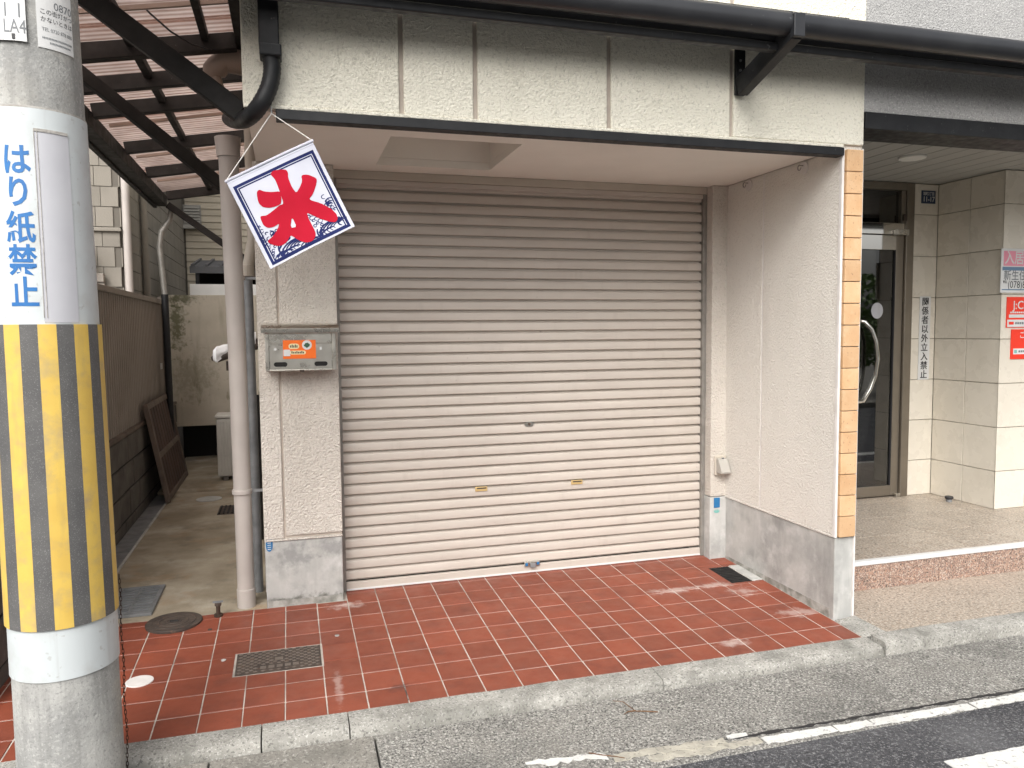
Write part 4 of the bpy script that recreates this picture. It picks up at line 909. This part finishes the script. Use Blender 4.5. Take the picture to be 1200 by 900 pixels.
# chain hanging beside the pole
chn = MB()
c0, c1 = py_(139.5,676,2.97), py_(150.5,905,2.955)
nl = 46
for k in range(nl):
    t = k/(nl-1); c = c0.lerp(c1, t) + Vector((.002*math.sin(k*.4),0,0)); vert = k % 2
    ring = []
    for j in range(11):
        a = 2*math.pi*j/10; x, z = .0036*math.cos(a), .0106*math.sin(a)
        ring.append(c + (Vector((x,0,z)) if vert else Vector((0,x,z))))
    chn.tube(ring, .0013, 5, cap=False)
ch_o = tag(chn.build('chain', m_rust, None, smooth=True, loc=c1), 'thin rusty chain hanging behind the utility pole', 'chain')

# ================================================================== APARTMENT ENTRANCE (right)
AP = thing('apartment_building', (4.4, 4.4, 0), 'apartment entrance with grey stucco above and beige stone tiles in a porch', 'building')
ZPF = .138
bx('upper_wall', m_greystucco, AP, XR+.003, 7.5, 3.306, 3.50, 2.585, 6.5, bev=.006)
bx('black_trim', m_black, AP, XR+.004, 7.5, 3.294, 3.52, 2.50, 2.584, bev=.003)
for k in range(31):
    x = XR+.006+k*.15
    bx('soffit_slat', m_slat, AP, x+.004, x+.146, 3.522, 4.985, 2.618, 2.634, bev=.003)
bx('soffit_back', m_dark, AP, XR+.005, 7.5, 3.51, 5.02, 2.640, 2.70)
q = pz_(1069,184,2.617)
MB().disc((q.x,q.y,2.604), .085, .014, 36).build('downlight', m_lamp, AP, bev=.005)
# walls behind tiles
DX0, DX1, YD, XC, YPI = 3.55, 4.74, 4.965, 4.985, 4.372
bx('wall_core', m_marblegap, AP, DX1+.002, 7.5, YD+.012, 5.3, ZPF, 2.70)
bx('wall_core', m_marblegap, AP, XC+.012, 7.5, YPI+.012, YD+.010, ZPF, 2.616)
mt = {}
def wtile(name, cx, cy, cz, wd, ht, face):
    k = (round(wd,3), round(ht,3), face)
    if k not in mt:
        b_ = MB().box(-wd/2,wd/2,0,.011,-ht/2,ht/2) if face == 'y' else MB().box(0,.011,-wd/2,wd/2,-ht/2,ht/2)
        o = b_.build(name, m_marble, None, bev=.0015, seg=1); mt[k] = o.data; bpy.data.objects.remove(o)
    inst(mt[k], name, Vector((cx,cy,cz))-AP.location, AP)
zs = []; z = ZPF
ph = .3255
edges = [ZPF, 2.275-6*ph, 2.275-5*ph, 2.275-4*ph, 2.275-3*ph, 2.275-2*ph, 2.275-ph, 2.275, 2.614]
edges = [ZPF] + [2.375-ph*k for k in range(6,-1,-1)] + [2.614]
edges = [e for i, e in enumerate(edges) if i == 0 or e-edges[0] > .06]
for z0, z1 in zip(edges[:-1], edges[1:]):
    cz = (z0+z1)/2; ht = z1-z0-.005
    wtile('wall_tile', (DX1+XC)/2, YD, cz, XC-DX1-.004, ht, 'y')
    for y0, y1 in ((YPI+.0,4.665),(4.665,YD)): wtile('wall_tile', XC, (y0+y1)/2, cz, y1-y0-.005, ht, 'x')
    for k in range(8): wtile('wall_tile', XC+.140+k*.285, YPI, cz, .280, ht, 'y')
# porch floor, riser, lower walk
pf = struct(bx('porch_floor', m_marblegap, None, XR+.002, 7.5, 3.63, 5.3, -.1, ZPF-.006))
ptm = bx('paving_tile', m_porch, None, -.197,.197,-.197,.197,-.01,0, bev=.0015); pme = ptm.data; bpy.data.objects.remove(ptm)
for i in range(11):
    for j in range(4):
        inst(pme, 'paving_tile', Vector((XR+.20+i*.3985, 3.85+j*.3985, ZPF)), pf)
for k in range(13):
    x = XR+.005+k*.36-.2
    bx('riser_tile', m_granite, pf, max(x, XR+.004), x+.357, 3.618, 3.635, -.04, ZPF-.024, bev=.002)
bx('step_nosing', m_plate, pf, XR+.003, 7.45, 3.612, 3.655, ZPF-.0225, ZPF+.0025, bev=.004)
struct(MB().box(XR+.005, 7.5, 3.066, 3.617, -.16, -.030).build('lower_walk', m_porch, bev=.003))
# little floor light by the side wall
q = pz_(1112,588,ZPF)
dst = thing('door_stop', (q.x,q.y,ZPF), 'small dark door stop on the porch floor by the tiled wall', 'door stop')
MB().tube([(q.x,q.y,ZPF),(q.x,q.y,ZPF+.022)], .022, 16).build('base', m_grate, dst, bev=.003); MB().tube([(q.x,q.y,ZPF+.022),(q.x,q.y,ZPF+.045)], .030, 16).build('pad', m_ink, dst, bev=.006)
# glazed door
D = thing('entrance_door', (4.3, YD, ZPF), 'glazed aluminium entrance door with curved steel handle and transom', 'door')
bx('jamb', m_alu, D, DX1-.075, DX1-.001, YD-.02, YD+.08, ZPF, 2.612, bev=.004)
bx('jamb', m_alu, D, DX0, DX0+.06, YD-.02, YD+.08, ZPF, 2.612, bev=.004)
bx('head', m_alu, D, DX0+.061, DX1-.076, YD-.02, YD+.08, 2.555, 2.612, bev=.004)
bx('transom_glass', m_darkglass, D, DX0+.061, DX1-.120, YD+.02, YD+.026, 2.305, 2.554)
bx('transom_post', m_alu, D, DX1-.119, DX1-.0765, YD-.01, YD+.06, 2.305, 2.554, bev=.003)
bx('header_panel', m_mirror, D, DX0+.061, DX1-.0765, YD-.006, YD+.06, 2.215, 2.302, bev=.002)
LF = bx('leaf_stile', m_alu, D, DX1-.150, DX1-.078, YD+.0, YD+.04, ZPF+.012, 2.208, bev=.003)
bx('leaf_top_rail', m_mirror, D, DX0+.062, DX1-.151, YD+.0, YD+.04, 2.095, 2.208, bev=.002)
bx('leaf_bottom_rail', m_alu, D, DX0+.062, DX1-.151, YD+.0, YD+.04, ZPF+.012, .232, bev=.003)
bx('leaf_glass', m_glass, D, DX0+.062, DX1-.150, YD+.016, YD+.022, .232, 2.095)
bx('glass_bead', m_ink, D, DX1-.158, DX1-.1505, YD+.004, YD+.016, .233, 2.094)
bx('closer', m_stain, D, DX1-.19, DX1-.08, YD-.055, YD-.008, 2.205, 2.25, bev=.004)
bx('hinge', m_iron, D, DX1-.11, DX1-.08, YD-.03, YD-.021, 2.32, 2.37); bx('hinge', m_stain, D, DX1-.12, DX1-.078, YD-.03, YD-.001, ZPF+.002, ZPF+.03, bev=.003)
pts = [py_(x, y, YD-.01) for x, y in ((1011,377),(1018,386),(1022,400),(1023,420),(1021,440),(1016,456),(1009,470))]
hp = [Vector((p.x, YD-.06+.03*abs(i-3)/3, p.z)) for i, p in enumerate(pts)]
MB().tube([Vector((hp[0].x-.03,YD+.01,hp[0].z+.01))]+hp+[Vector((hp[-1].x-.03,YD+.01,hp[-1].z-.01))], .017, 14).build('handle', m_mirror, D, smooth=True)
q = py_(1028,364,YD+.012); MB().prism([(q.x+.055*math.cos(a), YD+.012, q.z+.062*math.sin(a)) for a in [k*math.pi/16 for k in range(32)]], (0,.003,0)).build('safety_disc', m_wrapgrey, D)
# lobby behind the glass
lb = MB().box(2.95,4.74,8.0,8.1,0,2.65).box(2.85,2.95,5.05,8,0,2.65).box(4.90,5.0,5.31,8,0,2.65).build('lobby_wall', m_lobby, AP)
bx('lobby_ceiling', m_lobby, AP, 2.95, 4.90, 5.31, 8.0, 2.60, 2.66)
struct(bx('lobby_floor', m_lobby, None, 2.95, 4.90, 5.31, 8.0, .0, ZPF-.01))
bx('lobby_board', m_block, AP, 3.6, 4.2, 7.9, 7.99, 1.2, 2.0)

# ------------------------------------------------------------------ signs
Z = Vector((0,0,1)); XD = Vector((1,0,0))
a, b = py_(1080,223,YD-.003), py_(1096,239,YD-.003)
s1 = thing('address_plate', ((a.x+b.x)/2,YD,b.z), 'small navy enamel address plate with white numbers by the door', 'sign')
bx('plate', m_navyplate, s1, a.x, b.x, YD-.006, YD-.001, b.z, a.z, bev=.002)
cx = (a.x+b.x)/2; hh = a.z-b.z
text_on_plane('lettering', '旭町2丁目', .030, m_plate, s1, (cx,YD-.0068,b.z+hh*.74), XD, Z, fit=.105, bold=.01)
text_on_plane('lettering', '11-17', .056, m_plate, s1, (cx,YD-.0068,b.z+hh*.32), XD, Z, fit=.105, bold=.008)
a, b = py_(1077,348,YD-.003), py_(1087,444,YD-.003); cx = (a.x+b.x)/2 + .01
s2 = thing('notice_plate', (cx,YD,b.z), 'tall white plate with a column of black characters by the glazed door', 'sign')
bx('plate', m_plate, s2, cx-.056, cx+.052, YD-.006, YD-.001, b.z-.005, a.z+.005, bev=.002)
tx = '関係者以外立入禁止'; H_ = a.z-b.z
for i, ch in enumerate(tx):
    vs, fs = text2d(ch, .070, .006); m_ = MB()
    for k, (dx, dz) in enumerate(((-.0013,0),(.0013,0),(0,.0009))): m_.add([Vector((cx-.002+dx+v.x, YD-.0068-k*.0002, a.z-.042-i*(H_-.075)/8+dz+v.y)) for v in vs], fs)
    m_.build('lettering', m_ink, s2)
# three plates on the pier front
def sgn(name, px0, py0, py1, wd, label, mat):
    a, b = py_(px0,py0,YPI-.004), py_(px0,py1,YPI-.004)
    t = thing(name, (a.x+wd/2,YPI,b.z), label, 'sign'); bx('plate', mat, t, a.x, a.x+wd, YPI-.008, YPI-.001, b.z, a.z, bev=.002); return t, a.x, b.z, a.z
t, x0, z0, z1 = sgn('notice_board', 1173.5, 291, 343, .46, 'white letting notice with a pink heading band on the stone pier', m_plate)
ys = YPI-.0092
bx('heading_band', m_pink, t, x0+.02, x0+.44, ys, YPI-.0082, z1-.125, z1-.018); bx('blue_band', m_signblue, t, x0+.012, x0+.445, ys, YPI-.0082, z1-.158, z1-.132); bx('blue_line', m_signblue, t, x0+.012, x0+.445, ys, YPI-.0082, z0+.018, z0+.026)
text_on_plane('lettering', '入居者', .105, m_plate, t, (x0+.028,ys-.001,z1-.072), XD, Z, align='LEFT', bold=.012, sx=.86)
text_on_plane('lettering', '新生住宅', .078, m_greyink, t, (x0+.024,ys,z1-.198), XD, Z, align='LEFT', bold=.01, sx=.92)
text_on_plane('lettering', '℡(078)8', .072, m_ink, t, (x0+.018,ys,z1-.262), XD, Z, align='LEFT', bold=.0, sx=.9)
t, x0, z0, z1 = sgn('red_plate', 1180, 348, 384, .36, 'red plate with white letters above the lower red plate on the pier', m_signred)
text_on_plane('lettering', 'J:COM', .085, m_plate, t, (x0+.055,ys,z1-.062), XD, Z, align='LEFT', bold=.01)
bx('white_band', m_plate, t, x0+.006, x0+.354, ys, YPI-.0082, z0+.005, z0+.058); bx('white_band', m_plate, t, x0+.02, x0+.30, ys, YPI-.0082, z0+.072, z0+.096)
bx('red_tag', m_signred, t, x0+.02, x0+.065, ys-.001, YPI-.0094, z0+.022, z0+.042)
for k in range(10): bx('print_mark', m_greyink, t, x0+.08+k*.02, x0+.094+k*.02, ys-.001, YPI-.0094, z0+.024, z0+.040)
for k in range(12): bx('print_mark', m_plate, t, x0+.03+k*.02, x0+.044+k*.02, ys-.001, YPI-.0082, z0+.104, z0+.116)
t, x0, z0, z1 = sgn('red_plate', 1185, 386, 421, .34, 'lower red plate with a pale strip, under the other red plate on the pier', m_signred)
bx('white_band', m_plate, t, x0+.02, x0+.30, ys, YPI-.0082, z0+.036, z0+.078); bx('teal_mark', m_teal, t, x0+.028, x0+.055, ys-.001, YPI-.0094, z0+.045, z0+.068)
for k in range(8): bx('print_mark', m_greyink, t, x0+.07+k*.022, x0+.086+k*.022, ys-.001, YPI-.0094, z0+.050, z0+.064)
text_on_plane('lettering', 'ご', .055, m_plate, t, (x0+.10,ys,z1-.045), XD, Z, bold=.01)

# ================================================================== LEFT NEIGHBOUR HOUSE and house behind
NH = thing('neighbour_house', (-2.4, 10, 0), 'grey beige house with siding panels beyond the alley boundary wall', 'house')
HX, HY = -1.47, 8.0
bx('wall', m_sidejoint, NH, -5.5, HX-.012, HY+.012, 12.7, -.1, 6.0)
def sp(name, wd, ht, face):
    k = (name, wd, ht, face)
    if k not in mt:
        b_ = MB().box(-wd/2,wd/2,-.012,.0,-ht/2,ht/2) if face == 'y' else MB().box(0,.012,-wd/2,wd/2,-ht/2,ht/2)
        o = b_.build(name, m_siding, None, bev=.0012, seg=1); mt[k] = o.data; bpy.data.objects.remove(o)
    return mt[k]
for r_ in range(9):
    z = 1.66+r_*.186
    for k in range(6):
        inst(sp('siding_panel', .146, .180, 'y'), 'siding_panel', Vector((HX-.088-k*.15-(.05 if r_ % 2 else 0), HY+.012, z))-NH.location, NH)
    for k in range(13):
        inst(sp('siding_panel', .352, .180, 'x'), 'siding_panel', Vector((HX-.012, HY+.19+k*.358+(.0 if r_ % 2 else .04), z))-NH.location, NH)
bx('string_course', m_siding, NH, -3.0, HX+.002, HY-.03, HY-.001, 2.455, 2.485, bev=.004)
MB().tube([(HX+.045,HY+.02,0.0),(HX+.045,HY+.02,3.3)], .036, 14).build('downpipe', m_pvc, NH, smooth=True)
MB().tube([(HX+.04,HY+1.0,0.0),(HX+.04,HY+1.0,3.3)], .034, 14).build('downpipe', m_siding, NH, smooth=True)
hd = MB().prism([(-2.6,HY-.001,2.36),(-2.6,HY-.26,2.22),(-2.6,HY-.26,2.12),(-2.6,HY-.001,2.16)], (.86,0,0)).build('window_hood', m_pane, NH, bev=.004)
wn = bx('window', m_blackold, NH, -2.6, -1.86, HY-.03, HY-.002, 1.55, 2.02, bev=.004)
bx('pane', m_darkglass, wn, -2.57, -1.90, HY-.034, HY-.031, 1.58, 1.98); bx('sill', m_pane, wn, -2.65, -1.62, HY-.09, HY-.032, 1.98, 2.06, bev=.004); bx('shutter_leg', m_pane, wn, -1.67, -1.62, HY-.07, HY-.032, 1.60, 1.979)
RH = thing('rear_house', (-.6, 13, 0), 'pale house with horizontal lap siding and a louvred window behind the alley', 'house')
bx('wall', m_sidejoint, RH, -4.5, 1.5, 12.76, 16, -.1, 6)
for k in range(26):
    MB().add([(-1.45,12.755,1.5+k*.10),(1.4,12.755,1.5+k*.10),(1.4,12.735,1.5+k*.10),(-1.45,12.735,1.5+k*.10),(-1.45,12.755,1.598+k*.10),(1.4,12.755,1.598+k*.10),(1.4,12.748,1.598+k*.10),(-1.45,12.748,1.598+k*.10)],
      [(0,1,2,3),(7,6,5,4),(0,4,5,1),(1,5,6,2),(2,6,7,3),(3,7,4,0)]).build('siding_board', m_lap, RH)
a, b = py_(214,240,12.7), py_(236,264,12.7)
lw = bx('louvre_window', m_rail, RH, a.x, b.x, 12.68, 12.73, b.z, a.z, bev=.004)
for k in range(6): bx('louvre', m_ac, lw, a.x+.02, b.x-.02, 12.66, 12.679, b.z+.03+k*(a.z-b.z-.04)/6, b.z+.055+k*(a.z-b.z-.04)/6)
bx('sill', m_ac, lw, a.x-.03, b.x+.05, 12.64, 12.70, b.z-.06, b.z-.003, bev=.004)
cp = thing('porch_roof', (-.7, 10.2, 0), 'low dark ridged metal roof behind the pale rear wall', 'roof')
a = py_(222,314,9.9)
MB().add([(a.x,9.9,a.z-.06),(.3,9.9,a.z-.06),(.3,10.9,a.z+.10),(a.x,10.9,a.z+.10),(a.x,9.9,a.z+.02),(.3,9.9,a.z+.02),(.3,10.9,a.z+.18),(a.x,10.9,a.z+.18)],
  [(0,1,2,3),(7,6,5,4),(0,4,5,1),(1,5,6,2),(2,6,7,3),(3,7,4,0)]).build('deck', m_roof, cp)
for k in range(9): MB().bar((a.x+.03+k*.16,9.89,a.z+.03), (a.x+.03+k*.16,10.89,a.z+.19), .03, .03).build('ridge', m_roof, cp)
for x in (a.x+.06, .25): bx('post', m_black, cp, x, x+.04, 9.92, 9.96, -.1, a.z-.05)
bx('back_wall', m_dark, cp, a.x+.01, .3, 10.85, 10.9, -.1, a.z+.09)

# ================================================================== ACROSS THE STREET (seen only as reflections in the door)
OH = thing('opposite_house', (1, -9, 0), 'plain rendered house across the street, mirrored faintly in the door', 'house')
bx('wall', m_opp, OH, -9, 7.5, -14, -8.2, -.1, 3.0); bx('roof', m_roof, OH, -9.4, 7.9, -14.4, -7.8, 3.0, 3.25, bev=.05)
for x in (-6, -2, 2.5):
    wn = bx('window', m_alu, OH, x, x+1.7, -8.24, -8.17, 1.0, 2.2); bx('pane', m_darkglass, wn, x+.06, x+1.64, -8.165, -8.16, 1.06, 2.14)
def tree(x, y, h, cr, label):
    t = thing('street_tree', (x, y, -.05), label, 'tree', 'trees across the street')
    MB().tube([(x,y,-.05),(x+.05,y,h*.3),(x-.04,y+.05,h*.55),(x,y,h*.9)], [.13,.10,.07,.02], 10).build('trunk', m_bark, t, smooth=True)
    vs = []; fs = []
    for k in range(2600):
        while 1:
            d = Vector((random.uniform(-1,1),random.uniform(-1,1),random.uniform(-1,1)))
            if d.length < 1 and noise.noise(d*2.3+Vector((x,y,0))) > -.18: break
        c = Vector((x,y,h*.62))+Vector((d.x*cr,d.y*cr,d.z*h*.42)); a_ = Vector((random.gauss(0,1),random.gauss(0,1),random.gauss(0,1))).normalized(); b_ = a_.orthogonal().normalized(); s_ = random.uniform(.05,.10)
        n_ = len(vs); vs += [c-a_*s_, c+b_*s_*.5, c+a_*s_, c-b_*s_*.5]; fs.append((n_,n_+1,n_+2,n_+3))
    MB().add(vs, fs).build('crown', m_leaf, t)
tree(12.2, -4.6, 2.6, 1.3, 'bushy green tree on the far pavement, mirrored in the glazed door'); tree(16.5, -6.5, 3.0, 1.5, 'wider spreading tree set back behind the bushy tree across the street')

# ================================================================== ROAD PAINT AND LITTER
def paint(name, pts, mat, label, z=-.1015):
    m = MB().prism([(x, y, z) for x, y in pts], (0,0,.003)); c = sum((Vector((x,y,z)) for x,y in pts), Vector())/len(pts)
    return tag(m.build(name, mat, None, loc=c), label, 'road marking')
def ragged(x0, x1, ya0, ya1, wd, amp=.006, n=None):
    n = n or max(3, int((x1-x0)/.025)); up_, dn = [], []
    for i in range(n+1):
        t = i/n; x = x0+(x1-x0)*t; y = ya0+(ya1-ya0)*t
        up_.append((x+random.uniform(-.004,.004), y+wd/2+random.uniform(-amp,amp)*.6)); dn.append((x+random.uniform(-.004,.004), y-wd/2+random.uniform(-amp,amp)))
    return dn + up_[::-1]
paint('edge_line', ragged(1.73, 2.05, 2.485, 2.478, .046), m_line, 'worn white edge line fragment beside the whole edge line')
paint('edge_line', ragged(2.057, 2.22, 2.476, 2.472, .040, .010), m_line, 'cracked middle fragment of the white edge line')
paint('edge_line', ragged(2.226, 2.72, 2.472, 2.462, .046), m_line, 'long white edge line piece at the edge of the asphalt')
paint('edge_line', ragged(2.735, 5.5, 2.462, 2.455, .05), m_line, 'long white edge line running on along the asphalt past the porch')
paint('edge_line', ragged(1.25, 1.72, 2.50, 2.487, .045, .012), m_linedirt, 'dirty yellowed stretch of edge line with almost no paint left')
paint('edge_line', ragged(.80, 1.10, 2.60, 2.565, .030, .014), m_line, 'blotchy white paint patch on the gutter strip', z=-.0975)
paint('edge_line', ragged(1.60, 1.69, 2.545, 2.54, .018, .006), m_line, 'tiny white paint flake just above the edge line', z=-.0975)
paint('edge_line', ragged(1.12, 1.58, 2.545, 2.525, .035, .014), m_linedirt, 'dirty crumbling strip of old paint above the edge line', z=-.0985)
paint('lane_line', ragged(2.28, 9.0, 2.095, 1.95, .15, .005), m_line, 'broad white lane line on the dark asphalt', z=-.1055)
# kerb-side crack
crk = ragged(1.55, 3.2, 2.535, 2.505, .012, .008)
struct(MB().prism([(x,y,-.0992) for x,y in crk], (0,0,.0022)).build('pavement_crack', m_ink, None), 'stuff')
def gpos(px, py, z=-.09): return pz_(px, py, z)
def twig(pxs, r_, label, z=-.09):
    pts = [gpos(*q, z)+Vector((0,0,r_)) for q in pxs]; return tag(MB().tube(pts, [r_*(1-.5*i/len(pts)) for i in range(len(pts))], 6).build('twig', m_leafdry, None, smooth=True, loc=pts[0]), label, 'twig')
tw = twig([(771,835),(755,834),(745,834),(738,829),(730,823),(718,822)], .0026, 'forked dry twig lying on the gutter strip'); pts = [gpos(745,834)+Vector((0,0,.004)), gpos(736,835)+Vector((0,0,.004)), gpos(731,838)+Vector((0,0,.003))]
MB().tube(pts, [.003,.003,.001], 6).build('fork', m_leafdry, tw, smooth=True)
twig([(690,883),(705,885.5),(720,887),(732,889)], .0026, 'straight pale straw stick by the dirty edge paint', -.096)
q = gpos(234,889); lf = MB()
for i in range(5):
    a_ = q+Vector((-.03+i*.016, random.uniform(-.01,.01), .004)); lf.add([a_, a_+Vector((.022,.006,.006)), a_+Vector((.036,.018,.002)), a_+Vector((.012,.014,.009))], [(0,1,2,3)])
tag(lf.build('dry_leaf', m_leafdry, None, loc=q), 'curled dry leaf against the kerb beside the utility pole', 'leaf')
print('tiles', ntile, 'studs', kk)
